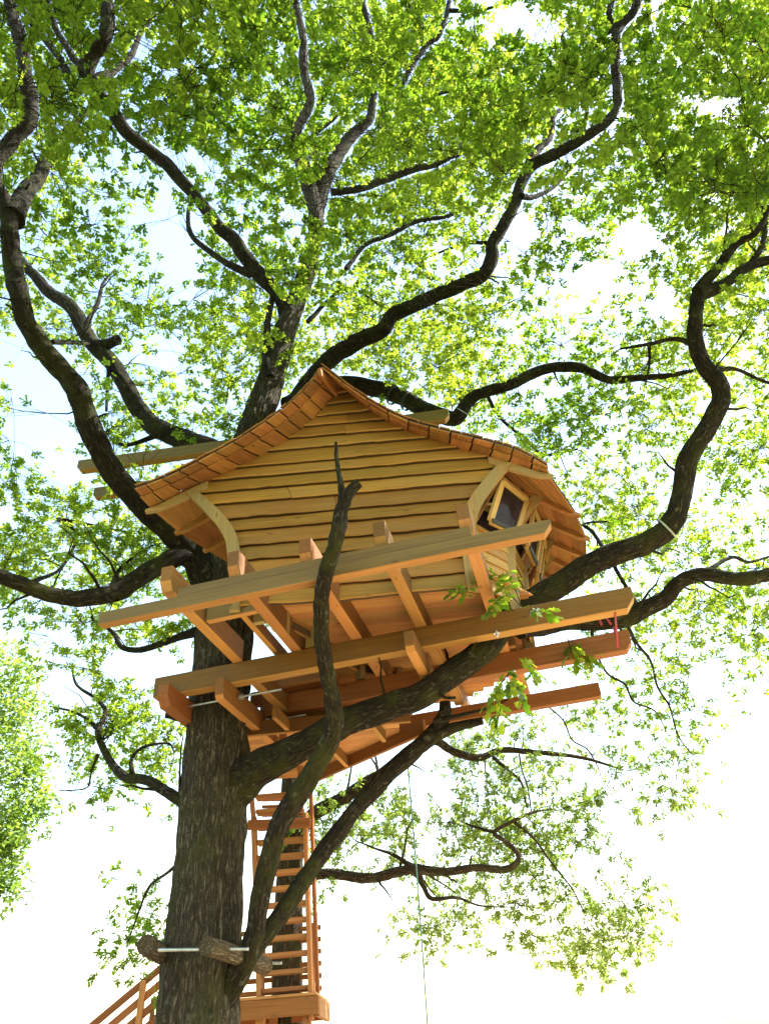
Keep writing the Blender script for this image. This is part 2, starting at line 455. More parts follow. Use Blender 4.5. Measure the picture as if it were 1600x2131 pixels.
# clamp beams either side of the trunk with threaded rods
HC = HB - 0.262
aR = PH(455, 1453, HC) ; bR = aR + E2 * 2.0
beam('clamp_beam', aR, bR, 0.11, 0.26, M['beam'], platform, 0.05, 0)
aL = PH(336, 1466, HC)
beam('clamp_beam', aL, aL + E2 * 1.9, 0.14, 0.26, M['beam_red'], platform, 0.12, 0)
beam('clamp_beam', aR + E2 * 0.25 + E1 * 0.30 + Vector((0, 0, 0.27)), aR + E2 * 1.75 + E1 * 0.30 + Vector((0, 0, 0.27)), 0.12, 0.22, M['beam'], platform)
for dy in (0.40, 1.25):
    p = aR + E2 * dy + Vector((0, 0, 0.16))
    r_ = rod('threaded_rod', p - E1 * 0.9, p + E1 * 0.62, 0.013, M['steel'], platform)
    for dx in (0.07, 0.10):
        q = p + E1 * dx
        rod('nut', q, q + E1 * 0.028, 0.04, M['steel'], platform, 6)
_a = PH(540, 1440, HB + 0.25); _b = PH(700, 1408, HB + 0.25)
beam('trimmer', _a, _b, 0.08, 0.42, M['beam_red'], platform)
# cross piece under beams two and three by the big limb
a = PH(853, 1353, HC + 0.02); beam('cross_beam', a, a + E2 * 1.35, 0.11, 0.24, M['beam'], platform, 0.06, 0)
# bolts below the beams
for (u, v, h) in [(1031, 1312, HB), (1066, 1392, HB)]:
    p = PH(u, v, h)
    p += E2 * 0.07
    rod('bolt', p + Vector((0, 0, 0.03)), p - Vector((0, 0, 0.045)), 0.013, M['steel'], platform, 6)
    rod('washer', p + Vector((0, 0, 0.0)), p - Vector((0, 0, 0.008)), 0.035, M['steel'], platform, 12)

# grooved floor boards
def grooved_mesh(L, w, t):
    prof = []
    n = 7
    for i in range(n):
        x0 = -w / 2 + w * i / n; x1 = -w / 2 + w * (i + 1) / n
        gp = (x1 - x0) * 0.36
        prof += [(x0 + gp * 0.5, 0.0), (x1 - gp * 0.9, 0.0)]
        if i < n - 1: prof += [(x1 - gp * 0.6, 0.010), (x1 + gp * 0.2, 0.010)]
    prof += [(w / 2, 0.004), (w / 2, t), (-w / 2, t), (-w / 2, 0.004)]
    V = [(0, y, z) for y, z in prof] + [(L, y, z) for y, z in prof]
    m = len(prof)
    Fc = [((i + 1) % m, i, m + i, m + (i + 1) % m) for i in range(m)] + [tuple(range(m)), tuple(range(2 * m - 1, m - 1, -1))]
    me = mesh('floor_board', V, Fc)
    bm = bmesh.new(); bm.from_mesh(me); bmesh.ops.recalc_face_normals(bm, faces=bm.faces); bm.to_mesh(me); bm.free()
    return me
ZF = HJ + 0.288 + CAM_H
cabin = thing('tree_house_cabin', 'ochre timber cabin with a sagging gable roof perched in the oak', 'tree house', (-0.4, 8.3, ZF))
_fp = [(-1.70, 7.12), (1.05, 7.12), (1.70, 7.8), (1.70, 9.7), (0.95, 10.5), (-1.15, 10.5), (-1.18, 8.3)]
fl = prism('floor', [Vector((x, y, ZF + 0.036)) for x, y in _fp], [Vector((x, y, ZF + 0.056)) for x, y in _fp], M['deck'], cabin)
y = 7.10; k = 0
while y < 10.6:
    if y < 8.25: x0 = -1.72 + (y - 7.1) * 0.42
    elif y < 9.35: x0 = -1.24
    else: x0 = -1.2
    x1 = min(1.05 + (y - 7.1) * 1.0, 1.72) if y < 9.8 else 1.72 - (y - 9.8) * 1.0
    me = grooved_mesh(x1 - x0, 0.138, 0.03)
    link('floor_board', me, M['deck'], fl, Matrix.Translation((x0, y + 0.07, ZF + random.uniform(0, 0.003))))
    y += 0.145; k += 1

# lower entry deck behind the trunk
HE = 3.62
ed = thing('entry_deck', 'lower entry deck of plain orange planks behind the trunk at the stair head', 'deck', (-1.4, 10.6, HE + CAM_H))
y = 9.25
while y < 11.45:
    x1 = -0.05 if y < 10.1 else -0.05 - (y - 10.1) * 1.0
    x0 = -2.45
    beam('plank', (x0, y, HE + CAM_H + 0.14 + random.uniform(0, .004)), (x1, y, HE + CAM_H + 0.14 + random.uniform(0, .004)), 0.142, 0.03, M['deck'], ed, bev=0.004)
    y += 0.152
a = PH(658, 1627, HE - 0.02); b = PH(885, 1527, HE - 0.02)
beam('edge_beam', a, b, 0.06, 0.20, M['beam_red'], ed)
for (u, v, L) in [(722, 1597, 1.1), (640, 1560, 1.2), (800, 1545, 0.6)]:
    p = PH(u, v, HE - 0.02)
    beam('joist', p, p - E2 * L, 0.06, 0.155, M['beam'], ed)
beam('edge_beam', (-2.42, 9.15, HE + CAM_H - 0.04), (0.1, 9.15, HE + CAM_H - 0.04), 0.06, 0.18, M['beam'], ed)
p = PH(588, 1560, HE - 0.1); beam('post', p, p + Vector((0, 0, 0.75)), 0.09, 0.09, M['stair'], ed, up=(0, 1, 0))
p = PH(625, 1650, HE - 0.25); beam('post', p, p + Vector((0, 0, 0.6)), 0.09, 0.09, M['stair'], ed, up=(0, 1, 0))

# ================================================================== the cabin
YW = 7.10
PROF_H = [4.30, 4.80, 5.16, 5.40, 5.60, 5.75, 5.93]
PROF_O = [0.0, 0.04, 0.10, 0.22, 0.37, 0.49, 0.65]
def off(h): return float(np.interp(h, PROF_H, PROF_O))
HT = 5.93
# (top x, top y, outward x, outward y) round the cabin, from the front left corner round the back to the front right
RING = [(-2.42, 7.10, -1.0, 0.0), (-2.20, 7.46, -0.98, 0.16), (-1.96, 7.84, -0.95, 0.30), (-1.66, 8.32, -0.92, 0.38), (-1.38, 8.95, -0.85, 0.53),
        (-0.92, 9.62, -0.6, 0.8), (-0.1, 10.10, -0.15, 0.99), (0.85, 10.22, 0.2, 0.98), (1.75, 10.0, 0.6, 0.8),
        (2.28, 9.58, 0.85, 0.53), (2.43, 9.27, 0.95, 0.30), (2.38, 8.84, 0.97, 0.22), (2.30, 8.37, 0.97, 0.24), (2.08, 7.78, 0.96, 0.28), (1.60, 7.10, 1.0, 0.0)]
RING = [(x, y, *(Vector((ox, oy)).normalized())) for x, y, ox, oy in RING]
def rib_pt(k, h, extra=0.0):
    x, y, ox, oy = RING[k]
    d = off(h) - 0.65 + extra
    return Vector((x + ox * d, y + oy * d, h + CAM_H))
# --- front wall
def interp(h, tab): return float(np.interp(h, [t[1] for t in tab], [t[0] for t in tab]))
GL = [(p.x, p.z - CAM_H) for p in (PY(u, v, 7.10) for u, v in [(393, 1024), (440, 1004), (479, 982), (530, 958), (587, 926), (632, 892), (662, 866), (712, 803)])]
GR = [(p.x, p.z - CAM_H) for p in (PY(u, v, 7.10) for u, v in [(1062, 970), (1025, 955), (969, 938), (912, 921), (860, 902), (811, 881), (762, 850), (712, 803)])]
def xL(h): return interp(h, GL) if h > 5.96 else -1.77 - off(h)
def xR(h): return interp(h, GR) if h > 5.94 else 0.95 + off(h)
hs_ = np.linspace(4.30, 7.70, 40)
pan_a = [Vector((xL(h) - (0.05 if h > 6.0 else -0.03), YW + 0.005, h + CAM_H)) for h in hs_] + [Vector((xR(h) + (0.05 if h > 6.0 else -0.03), YW + 0.005, h + CAM_H)) for h in hs_[::-1]]
pan_b = [p + Vector((0, 0.05, 0)) for p in pan_a]
front_wall = prism('front_wall', pan_a, pan_b, M['panel'], cabin)
def siding_row(h0, h1, idx, t0=0.0, t1=1.0, tilt=0.0):
    nx = max(8, int(44 * (t1 - t0)))
    zb, zt = h0 - 0.012, h1 + 0.02
    yb, yt, th = YW - 0.066, YW - 0.006, 0.058
    x0b, x1b, x0t, x1t = xL(max(h0, 4.3)) + 0.01, xR(max(h0, 4.3)) - 0.01, xL(h1) + 0.01, xR(h1) - 0.01
    zc = (zb + zt) / 2 + CAM_H; xc = (x0b + x1b) / 2
    V = []; Fc = []
    sd = idx * 7.31
    jz = random.uniform(-0.006, 0.006) if t1 - t0 < 1 else 0.0
    for i in range(nx + 1):
        t = t0 + (t1 - t0) * i / nx
        xb = x0b + (x1b - x0b) * t; xt = x0t + (x1t - x0t) * t
        w = 0.014 * noise.noise((xb * 1.1 + sd, sd, 0)) + 0.008 * noise.noise((xb * 4.2 + sd, 3.3, sd)) + 0.006 * noise.noise((xb * 11 + sd, 1.3, sd)) + tilt * (t - 0.5) * 2
        wy = 0.022 * noise.noise((xb * 0.9 + sd, 9.1, 1)) + 0.008 * noise.noise((xb * 5 + sd, 2.1, 1))
        z0 = zb + w + jz + CAM_H - zc; z1 = zt + CAM_H - zc
        f = 0.016
        V += [(xb - xc, yb + 0.010 + wy, z0), (xb - xc, yb + wy, z0 + f), (xt - xc, yt, z1), (xb - xc, yb + th + wy, z0)]
    for i in range(nx):
        a, c = 4 * i, 4 * (i + 1)
        Fc += [(a, c, c + 1, a + 1), (a + 1, c + 1, c + 2, a + 2), (a + 3, c + 3, c, a), (a + 2, c + 2, c + 3, a + 3)]
    Fc += [(0, 1, 2, 3), (4 * nx + 3, 4 * nx + 2, 4 * nx + 1, 4 * nx)]
    me = mesh('siding_board', V, Fc)
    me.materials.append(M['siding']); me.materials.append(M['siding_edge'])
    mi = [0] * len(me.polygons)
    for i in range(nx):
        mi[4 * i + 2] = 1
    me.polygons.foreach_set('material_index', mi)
    bm = bmesh.new(); bm.from_mesh(me); bmesh.ops.recalc_face_normals(bm, faces=bm.faces); bm.to_mesh(me); bm.free()
    link('siding_board', me, None, front_wall, Matrix.Translation((xc, 0, zc)))
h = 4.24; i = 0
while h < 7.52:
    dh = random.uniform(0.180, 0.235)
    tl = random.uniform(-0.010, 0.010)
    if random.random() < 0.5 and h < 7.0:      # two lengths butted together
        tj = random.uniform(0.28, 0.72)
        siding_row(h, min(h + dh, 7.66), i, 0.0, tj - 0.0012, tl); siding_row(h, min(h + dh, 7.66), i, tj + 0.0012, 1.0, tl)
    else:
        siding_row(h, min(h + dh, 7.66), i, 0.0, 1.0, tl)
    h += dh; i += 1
# --- ribs (curved corner posts) and rafters
def rib(k, name='rib'):
    x, y, ox, oy = RING[k]
    o3 = Vector((ox, oy, 0)); t3 = Vector((-oy, ox, 0)); c = rib_pt(k, 5.1)
    hh = np.linspace(4.18, HT + 0.02, 18)
    V = []; th = 0.035 if 0 < k < len(RING) - 1 else 0.032
    wd = 0.11 if k == 0 else 0.13
    rings = []
    for j, h in enumerate(hh):
        p = rib_pt(k, h)
        tang = (rib_pt(k, h + 0.02) - rib_pt(k, h - 0.02)).normalized()
        nrm = (o3 - tang * o3.dot(tang)).normalized()
        ww = wd * (0.85 + 0.3 * math.sin(math.pi * j / 17.0))
        sh = t3 * (-0.075 if k == len(RING) - 1 else (0.075 if k == 0 else 0))
        if k == 0: sh = Vector((0, -0.062, 0))
        if k == len(RING) - 1: sh = Vector((0, -0.062, 0))
        rings.append([p + nrm * 0.02 + t3 * th + sh - c, p + nrm * 0.02 - t3 * th + sh - c, p - nrm * ww - t3 * th + sh - c, p - nrm * ww + t3 * th + sh - c])
    for r_ in rings: V += r_
    Fc = []
    for j in range(17):
        for q in range(4):
            Fc.append((4 * j + q, 4 * j + (q + 1) % 4, 4 * j + 4 + (q + 1) % 4, 4 * j + 4 + q))
    Fc += [(3, 2, 1, 0), (68, 69, 70, 71)]
    me = mesh('rib', V, Fc)
    bm = bmesh.new(); bm.from_mesh(me); bmesh.ops.recalc_face_normals(bm, faces=bm.faces); bm.to_mesh(me); bm.free()
    # grain runs along z here: rotate the local frame so that x is up
    rot = Matrix(((0, 0, 1, 0), (0, 1, 0, 0), (-1, 0, 0, 0), (0, 0, 0, 1)))
    me.transform(rot)
    link(name, me, M['rib'], cabin, Matrix.Translation(c) @ rot.inverted())
for k in range(len(RING)): rib(k)
# --- side walls
def facet_pt(k, a, h, extra=0.0):
    return rib_pt(k, h, extra).lerp(rib_pt(k + 1, h, extra), a)
def plank3(name, A, B, C, D, t, mat, parent):
    """quad A,B (bottom edge) C,D (top edge, C above B) given thickness t outward normal"""
    A, B, C, D = map(Vector, (A, B, C, D))
    x = (B - A).normalized(); nrm = x.cross((D - A)).normalized()
    mw = frame_mat((A + B + C + D) / 4, x, nrm.cross(x) * 1.0)
    inv = mw.inverted()
    V = [inv @ p for p in (A, B, C, D)] + [inv @ (p + nrm * t) for p in (A, B, C, D)]
    me = mesh(name, V, [(3, 2, 1, 0), (4, 5, 6, 7), (0, 1, 5, 4), (1, 2, 6, 5), (2, 3, 7, 6), (3, 0, 4, 7)])
    return link(name, me, mat, parent, mw)
WIN = {11: 0, 12: 0, 13: 0}
for k in range(len(RING) - 1):
    hs2 = np.linspace(4.30, HT, 9)
    topw = 5.10 if k in WIN else HT
    hsw = [h for h in np.linspace(4.30, topw, 7)]
    pa = [facet_pt(k, 0.0, h, -0.06) for h in hsw] + [facet_pt(k, 1.0, h, -0.06) for h in hsw[::-1]]
    V = pa; n = len(hsw)
    Fc = [(i, 2 * n - 1 - i, 2 * n - 2 - i, i + 1) for i in range(n - 1)]
    sw = link('side_wall', mesh('side_wall', V, Fc), M['panel'], cabin)
    h = 4.30
    step = 0.135
    while h < topw - 0.02:
        h1 = min(h + step, topw)
        A = facet_pt(k, 0.03, h, -0.045 + 0.04); B = facet_pt(k, 0.97, h, -0.045 + 0.04)
        C = facet_pt(k, 0.97, h1 + 0.015, -0.05); D = facet_pt(k, 0.03, h1 + 0.015, -0.05)
        plank3('siding_board', B, A, D, C, -0.022, M['frame'] if k in WIN else M['siding'], sw)
        h += step
# --- windows on the right hand facets (top hung sashes pushed open)
def bar(name, a, b, w, t, nrm, mat, parent):
    a = Vector(a); b = Vector(b); nrm = Vector(nrm).normalized()
    return beam(name, a - nrm * (t / 2), b - nrm * (t / 2), w, t, mat, parent, up=nrm, bev=0.003)
for k in WIN:
    h0, h1 = 5.12, 5.84
    A = facet_pt(k, 0.10, h0, -0.12); B = facet_pt(k, 0.90, h0, -0.12)
    C = facet_pt(k, 0.92, h1, -0.12); D = facet_pt(k, 0.08, h1, -0.12)
    nrm = (B - A).cross(D - A).normalized()
    cdir = (A + B) / 2 - Vector((0, 8.6, (A.z)))
    if nrm.dot(cdir) < 0: nrm = -nrm
    win = prism('window', [A + nrm * .0, B, C, D], [p - nrm * 0.006 for p in (A, B, C, D)], M['glass'], cabin)
    tag(win, 'window pane of the cabin side with an opened sash')
    for p, q in ((A, B), (B, C), (C, D), (D, A)):
        bar('frame', p, q, 0.10, 0.07, nrm, M['frame'], win)
    bar('frame', A.lerp(D, 0.42), B.lerp(C, 0.42), 0.06, 0.05, nrm, M['frame'], win)
    # deep jambs and sill between frame and ribs
    for (p, q, kk) in ((A, D, 0.0), (B, C, 1.0)):
        P0 = facet_pt(k, kk, h0, 0.0); P1 = facet_pt(k, kk, h1, 0.0)
        plank3('jamb', p, P0, P1, q, 0.018, M['beam_red'], win)
    P0 = facet_pt(k, 0.02, h0 - 0.02, 0.03); P1 = facet_pt(k, 0.98, h0 - 0.02, 0.03)
    plank3('sill', A - Vector((0, 0, .03)), B - Vector((0, 0, .03)), P1, P0, 0.03, M['frame'], win)
    # sash hinged at the top
    ax = (C - D).normalized()
    rotm = Matrix.Rotation(math.radians(-15 if (Matrix.Rotation(0.3, 3, ax) @ (A - D)).dot(nrm) < (A - D).dot(nrm) else 15), 3, ax)
    sv = []
    for p in (A, B, C, D):
        pc = p.lerp((A + B + C + D) / 4, 0.18)
        piv = D.lerp(C, 0.5)
        sv.append(piv + rotm @ (pc - piv) + nrm * 0.05)
    sash = prism('sash', sv, [p - nrm * 0.005 for p in sv], M['glass'], win)
    for i in range(4):
        bar('sash_bar', sv[i], sv[(i + 1) % 4], 0.075, 0.05, nrm, M['frame'], win)
    beam('sash_edge', sv[1] + nrm * 0.025, sv[0] + nrm * 0.025, 0.05, 0.02, M['membrane'], win, up=nrm, bev=0.002)
    mid = sv[0].lerp(sv[1], 0.9)
    bar('stay', B.lerp(C, 0.45), sv[1].lerp(sv[2], 0.4), 0.035, 0.03, ax, M['frame'], win)

# --- roof
APEX = Vector((-0.43, YW, 7.74 + CAM_H)); PEAK = Vector((-0.35, 8.45, 7.55 + CAM_H))
TAIL = 0.45
def eave_pt(k):
    x, y, ox, oy = RING[k]
    return Vector((x + ox * TAIL, y + oy * TAIL, 5.72 + CAM_H))
gLx = [(-2.86, 5.74)] + GL
gRx = [(2.06, 5.74)] + GR
def gable_curve(tab, s):
    pts = [Vector((x, YW, h + CAM_H)) for x, h in tab]
    pts[-1] = APEX.copy()
    n = len(pts) - 1; t = s * n; i = min(int(t), n - 1)
    f = t - i
    p0 = pts[max(i - 1, 0)]; p1 = pts[i]; p2 = pts[i + 1]; p3 = pts[min(i + 2, n)]
    return 0.5 * ((2 * p1) + (p2 - p0) * f + (2 * p0 - 5 * p1 + 4 * p2 - p3) * f * f + (3 * p1 - p0 - 3 * p2 + p3) * f ** 3)
LAST = len(RING) - 1
def roof_curve(k, s):
    if k == 0: return gable_curve(gLx, s) + Vector((0, 0, 0.03))
    if k == LAST: return gable_curve(gRx, s) + Vector((0, 0, 0.03))
    e = eave_pt(k); w = Vector((RING[k][0], RING[k][1], 5.97 + CAM_H))
    if s < 0.2: return e.lerp(w, s / 0.2)
    t = (s - 0.2) / 0.8
    p = w.lerp(PEAK, t)
    p.z = w.z + (PEAK.z - w.z) * (0.55 * t + 0.45 * t * t)
    return p
NS = 14
SR = np.linspace(0, 1, NS + 1)
V = []; Fc = []
for k in range(LAST + 1):
    for s in SR: V.append(roof_curve(k, s) + Vector((0, 0, 0.055)))
for k in range(LAST):
    for i in range(NS):
        a = k * (NS + 1) + i
        Fc.append((a, a + NS + 1, a + NS + 2, a + 1))
roof = link('roof', mesh('roof', V, Fc), M['membrane'], cabin)
tag(roof, 'sagging shingle roof over a black membrane')
rows = list(np.linspace(0, 0.94, 12))
for k in range(LAST):
    for i in range(len(rows)):
        s0 = rows[i]; s1 = min(s0 + 0.094, 1.0)
        up0 = Vector((0, 0, random.uniform(-0.004, 0.004))); up1 = Vector((0, 0, 0.028))
        A = roof_curve(k, s0).lerp(roof_curve(k + 1, s0), 0.005) + up0
        B = roof_curve(k, s0).lerp(roof_curve(k + 1, s0), 0.995) + up0
        C = roof_curve(k, s1).lerp(roof_curve(k + 1, s1), 0.995) + up1
        D = roof_curve(k, s1).lerp(roof_curve(k + 1, s1), 0.005) + up1
        plank3('shingle', A, B, C, D, 0.02, M['shingle'], roof)
for k in range(0, LAST + 1):
    x, y, ox, oy = RING[k]
    o3 = Vector((ox, oy, 0)); t3 = Vector((-oy, ox, 0))
    w = Vector((x, y, 5.97 + CAM_H)); e = eave_pt(k)
    tip = e + o3 * 0.04
    inn = w - o3 * 0.25 + Vector((0, 0, 0.12))
    # curved rafter tail, tapering to its tip
    prof = [(inn, 0.11), (w, 0.12), (w.lerp(e, 0.4) + Vector((0, 0, -0.008)), 0.10), (w.lerp(e, 0.75) + Vector((0, 0, -0.012)), 0.075), (tip, 0.04)]
    V = []
    sh = Vector((0, -0.045, 0)) if k in (0, LAST) else Vector()
    for p, d in prof:
        for sgn in (-1, 1):
            V += [p + t3 * 0.028 * sgn - w + sh, p + t3 * 0.028 * sgn - Vector((0, 0, d)) - w + sh]
    Fc = [(0, 1, 3, 2), (16, 18, 19, 17)]
    for j in range(4):
        a = 4 * j
        Fc += [(a, a + 4, a + 5, a + 1), (a + 2, a + 3, a + 7, a + 6), (a, a + 2, a + 6, a + 4), (a + 1, a + 5, a + 7, a + 3)]
    me = mesh('rafter', V, Fc)
    bm = bmesh.new(); bm.from_mesh(me); bmesh.ops.recalc_face_normals(bm, faces=bm.faces); bm.to_mesh(me); bm.free()
    az = math.atan2(oy, ox)
    me.transform(Matrix.Rotation(-az, 4, 'Z'))
    link('rafter', me, M['shingle'] if k not in (0, LAST) else M['rib'], roof, Matrix.Translation(w) @ Matrix.Rotation(az, 4, 'Z'))
# front overhang: rows of flat shingles seen from below
def overhang(inner, outer, nt, side):
    def ev(tab, s):
        n = len(tab) - 1; t = s * n; i = min(int(t), n - 1); f = t - i
        p0 = tab[max(i - 1, 0)]; p1 = tab[i]; p2 = tab[i + 1]; p3 = tab[min(i + 2, n)]
        return 0.5 * ((2 * p1) + (p2 - p0) * f + (2 * p0 - 5 * p1 + 4 * p2 - p3) * f * f + (3 * p1 - p0 - 3 * p2 + p3) * f ** 3)
    U = Vector((0, 0, 1))
    for i in range(nt):
        s0 = i / nt + 0.0035; s1 = (i + 1) / nt - 0.0035
        i0, i1, o0, o1 = ev(inner, s0), ev(inner, s1), ev(outer, s0), ev(outer, s1)
        m0 = i0.lerp(o0, 0.66); m1 = i1.lerp(o1, 0.66)
        j = Vector((0, 0, random.uniform(-0.004, 0.004)))
        i0b = i0 + (i0 - o0) * 0.12; i1b = i1 + (i1 - o1) * 0.12
        if side < 0: q = (i0b + j, m0 + j, m1 + j, i1b + j); r_ = (m0.lerp(i0, .12) + U * .032, o0 + U * .032 + j, o1 + U * .032 + j, m1.lerp(i1, .12) + U * .032)
        else: q = (m0 + j, i0b + j, i1b + j, m1 + j); r_ = (o0 + U * .032 + j, m0.lerp(i0, .12) + U * .032, m1.lerp(i1, .12) + U * .032, o1 + U * .032 + j)
        plank3('shingle', *q, 0.02, M['shingle'], roof)
        plank3('shingle', *r_, 0.02, M['shingle'], roof)
    V = []; n = 24
    for i in range(n + 1):
        a = ev(inner, i / n) + U * 0.066 ; b = ev(outer, i / n) + U * 0.066
        b = b + (a - b) * 0.04
        V += [a, b, b + U * 0.02, a + U * 0.02]
    Fc = []
    for i in range(n):
        for q in range(4): Fc.append((4 * i + q, 4 * i + (q + 1) % 4, 4 * i + 4 + (q + 1) % 4, 4 * i + 4 + q))
    Fc += [(3, 2, 1, 0), (4 * n, 4 * n + 1, 4 * n + 2, 4 * n + 3)]
    link('membrane', mesh('membrane', V, Fc), M['membrane'], roof)
    # ragged shingle butts on top of the membrane
    for i in range(nt * 2):
        s0 = i / (nt * 2); s1 = (i + 0.96) / (nt * 2)
        a0, a1, b0, b1 = ev(inner, s0), ev(inner, s1), ev(outer, s0), ev(outer, s1)
        z = U * (0.090 + random.uniform(0, 0.015)); e = random.uniform(-0.02, 0.02)
        c0 = b0.lerp(a0, e); c1 = b1.lerp(a1, e)
        q = (a0 + z, c0 + z, c1 + z, a1 + z) if side < 0 else (c0 + z, a0 + z, a1 + z, c1 + z)
        plank3('shingle', *q, 0.018, M['shingle'], roof)
inL = [Vector((-2.86, YW, 5.76 + CAM_H))] + [PY(u, v, YW) for u, v in [(389, 1022), (479, 983), (560, 942), (620, 902), (668, 858), (712, 803)]]
outL = [PY(u, v, y) for u, v, y in [(280, 1024, 6.64), (345, 1000, 6.62), (425, 960, 6.60), (505, 915, 6.58), (575, 868, 6.56), (628, 824, 6.54), (668, 774, 6.52)]]
overhang(inL, outL, 13, -1)
inR = [Vector((2.06, YW, 5.76 + CAM_H))] + [PY(u, v, YW) for u, v in [(1062, 972), (990, 946), (912, 922), (835, 893), (770, 856), (712, 803)]]
outR = [PY(1140, 978, 6.92), PY(1075, 942, 6.82), PY(1000, 921, 6.80), PY(915, 900, 6.78), PY(835, 876, 6.74), PY(755, 832, 6.65), PY(668, 768, 6.52)]
overhang(inR, outR, 11, 1)
# bargeboard-like ridge pieces at the tip
p0 = PY(712, 812, YW - 0.02); p1 = PY(666, 772, 6.50)
beam('ridge_board', p1 - Vector((0, 0, 0.10)), p0 + Vector((0, 0.3, -0.02)), 0.05, 0.12, M['shingle'], roof)

# ================================================================== oak: trunk and limbs
oak = thing('oak_tree', 'massive old oak with dark furrowed trunk carrying the cabin', 'tree', PY(410, 2240, 9.0))
PATHS = []
SHOOTS = []
NODES = []            # x, y, z, r of every limb for attaching twigs, tree index
def limb(pts, parent, mat, name='limb', tree=0, segs=20, rough=0.15, ridge=0.0, spacing=0.05, nodes=True, seed=None, ws=0.80):
    """pts: u, v, width in photo pixels, distance y"""
    W = []
    for (u, v, w, y) in pts:
        p = PY(u, v, y)
        W.append((p.x, p.y, p.z, max(0.004, 0.5 * w * ws / F_PX * depth_of(p))))
    path = catmull(W, 6)
    path[:, 3] = np.maximum(path[:, 3], 0.003)
    tt = np.arange(len(path)) / 6.0
    path[:, 3] *= 1 + 0.40 * np.clip(1 - tt / 1.3, 0, 1) ** 2        # swollen collar where it leaves its parent
    # small irregular bends
    sd = random.uniform(0, 50) if seed is None else seed
    for i in range(2, len(path) - 2):
        nv = noise.noise_vector((path[i, 0] * 1.9 + sd, path[i, 1] * 1.9, path[i, 2] * 1.9))
        amp = min(0.42 * path[i, 3], 0.04)
        path[i, :3] += np.array(nv) * amp
    rmean = float(path[:, 3].mean())
    PATHS.append(path)
    if rmean > 0.045 and name == 'limb': SHOOTS.append((path, parent))
    me = tube_mesh(path, segs if rmean > 0.03 else 8, rough, sd, True, max(0.025, min(spacing, rmean * 0.6)), ridge)
    o = link(name, me, mat, parent)
    if nodes:
        for q in path[len(path) // 5:]: NODES.append((q[0], q[1], q[2], q[3], tree))
    return o
B1, B2_ = M['bark'], M['bark_limb']
# trunk down to the ground
tb = PY(410, 2131, 9.0)
def trunk_obj():
    W = []
    for (u, v, w, y) in [(410, 2131, 166, 9.0), (425, 1950, 152, 9.0), (440, 1750, 138, 9.0), (450, 1580, 134, 9.0), (460, 1420, 116, 9.0), (467, 1300, 112, 9.0), (478, 1190, 104, 9.0),
                         (505, 1020, 100, 9.1), (533, 880, 66, 9.2), (554, 820, 58, 9.25), (575, 750, 52, 9.3), (593, 690, 46, 9.3), (612, 640, 40, 9.3), (640, 560, 36, 9.3), (656, 490, 32, 9.3), (656, 440, 30, 9.25),
                         (638, 375, 32, 9.2), (622, 310, 28, 9.1), (618, 268, 22, 9.0), (645, 210, 20, 8.9), (631, 140, 18, 8.8), (630, 75, 16, 8.6), (615, 0, 14, 8.4), (610, -80, 10, 8.2)]:
        p = PY(u, v, y); W.append((p.x, p.y, p.z, 0.5 * w / F_PX * depth_of(p)))
    base = [(tb.x - 0.04, 9.0, -0.2, 0.72), (tb.x - 0.03, 9.0, 0.35, 0.55), (tb.x - 0.02, 9.0, 1.0, 0.46)]
    path = catmull(base + W, 8)
    me = tube_mesh(path, 120, 0.07, 4.2, True, 0.045, 0.20)
    link('trunk', me, B1, oak)
    PATHS.append(path)
    for q in path[len(path) * 6 // 10:]: NODES.append((q[0], q[1], q[2], q[3], 0))
trunk_obj()
L = lambda pts, **k: limb(pts, oak, B2_, **k)
# left limb sweeping over the camera
L([(462, 1260, 92, 9.0), (405, 1160, 86, 8.75), (335, 1085, 80, 8.3), (255, 1010, 76, 7.9), (205, 935, 72, 7.5), (172, 850, 70, 7.2), (150, 795, 68, 7.0), (88, 722, 66, 6.7), (52, 645, 62, 6.4), (28, 545, 58, 6.15), (22, 470, 56, 5.95), (12, 425, 50, 5.85), (-12, 385, 48, 5.75), (-8, 335, 48, 5.65), (28, 285, 50, 5.55), (62, 242, 50, 5.45), (55, 170, 46, 5.3), (44, 95, 44, 5.15), (22, 10, 40, 5.0), (0, -90, 34, 4.8)], ridge=0.12, ws=0.65)
L([(25, 455, 46, 5.95), (45, 410, 44, 6.0), (85, 362, 36, 6.1), (118, 305, 30, 6.2), (160, 255, 18, 6.3), (200, 215, 8, 6.4)])
# second left branch behind it
L([(500, 975, 60, 9.2), (440, 935, 56, 9.5), (378, 912, 56, 9.7), (326, 890, 50, 9.8), (294, 855, 46, 9.8), (258, 802, 44, 9.7), (230, 750, 42, 9.6), (190, 712, 40, 9.5), (165, 670, 38, 9.4), (150, 642, 36, 9.3), (105, 608, 30, 9.2), (60, 560, 26, 9.1), (20, 505, 22, 9.0), (-40, 430, 16, 8.9)])
L([(205, 722, 26, 9.5), (232, 713, 26, 9.4), (246, 707, 27, 9.3)], name='limb_stub')
L([(232, 740, 12, 9.55), (225, 790, 9, 9.5), (222, 855, 7, 9.45)], segs=8)
L([(180, 700, 18, 9.4), (188, 660, 14, 9.4), (205, 630, 12, 9.5), (215, 590, 8, 9.6), (240, 560, 4, 9.8)], segs=8)
L([(110, 712, 10, 7.2), (150, 712, 12, 8.2), (185, 715, 12, 9.4)], segs=8)
L([(330, 905, 12, 9.6), (270, 925, 10, 9.5), (235, 920, 7, 9.5)], segs=8)
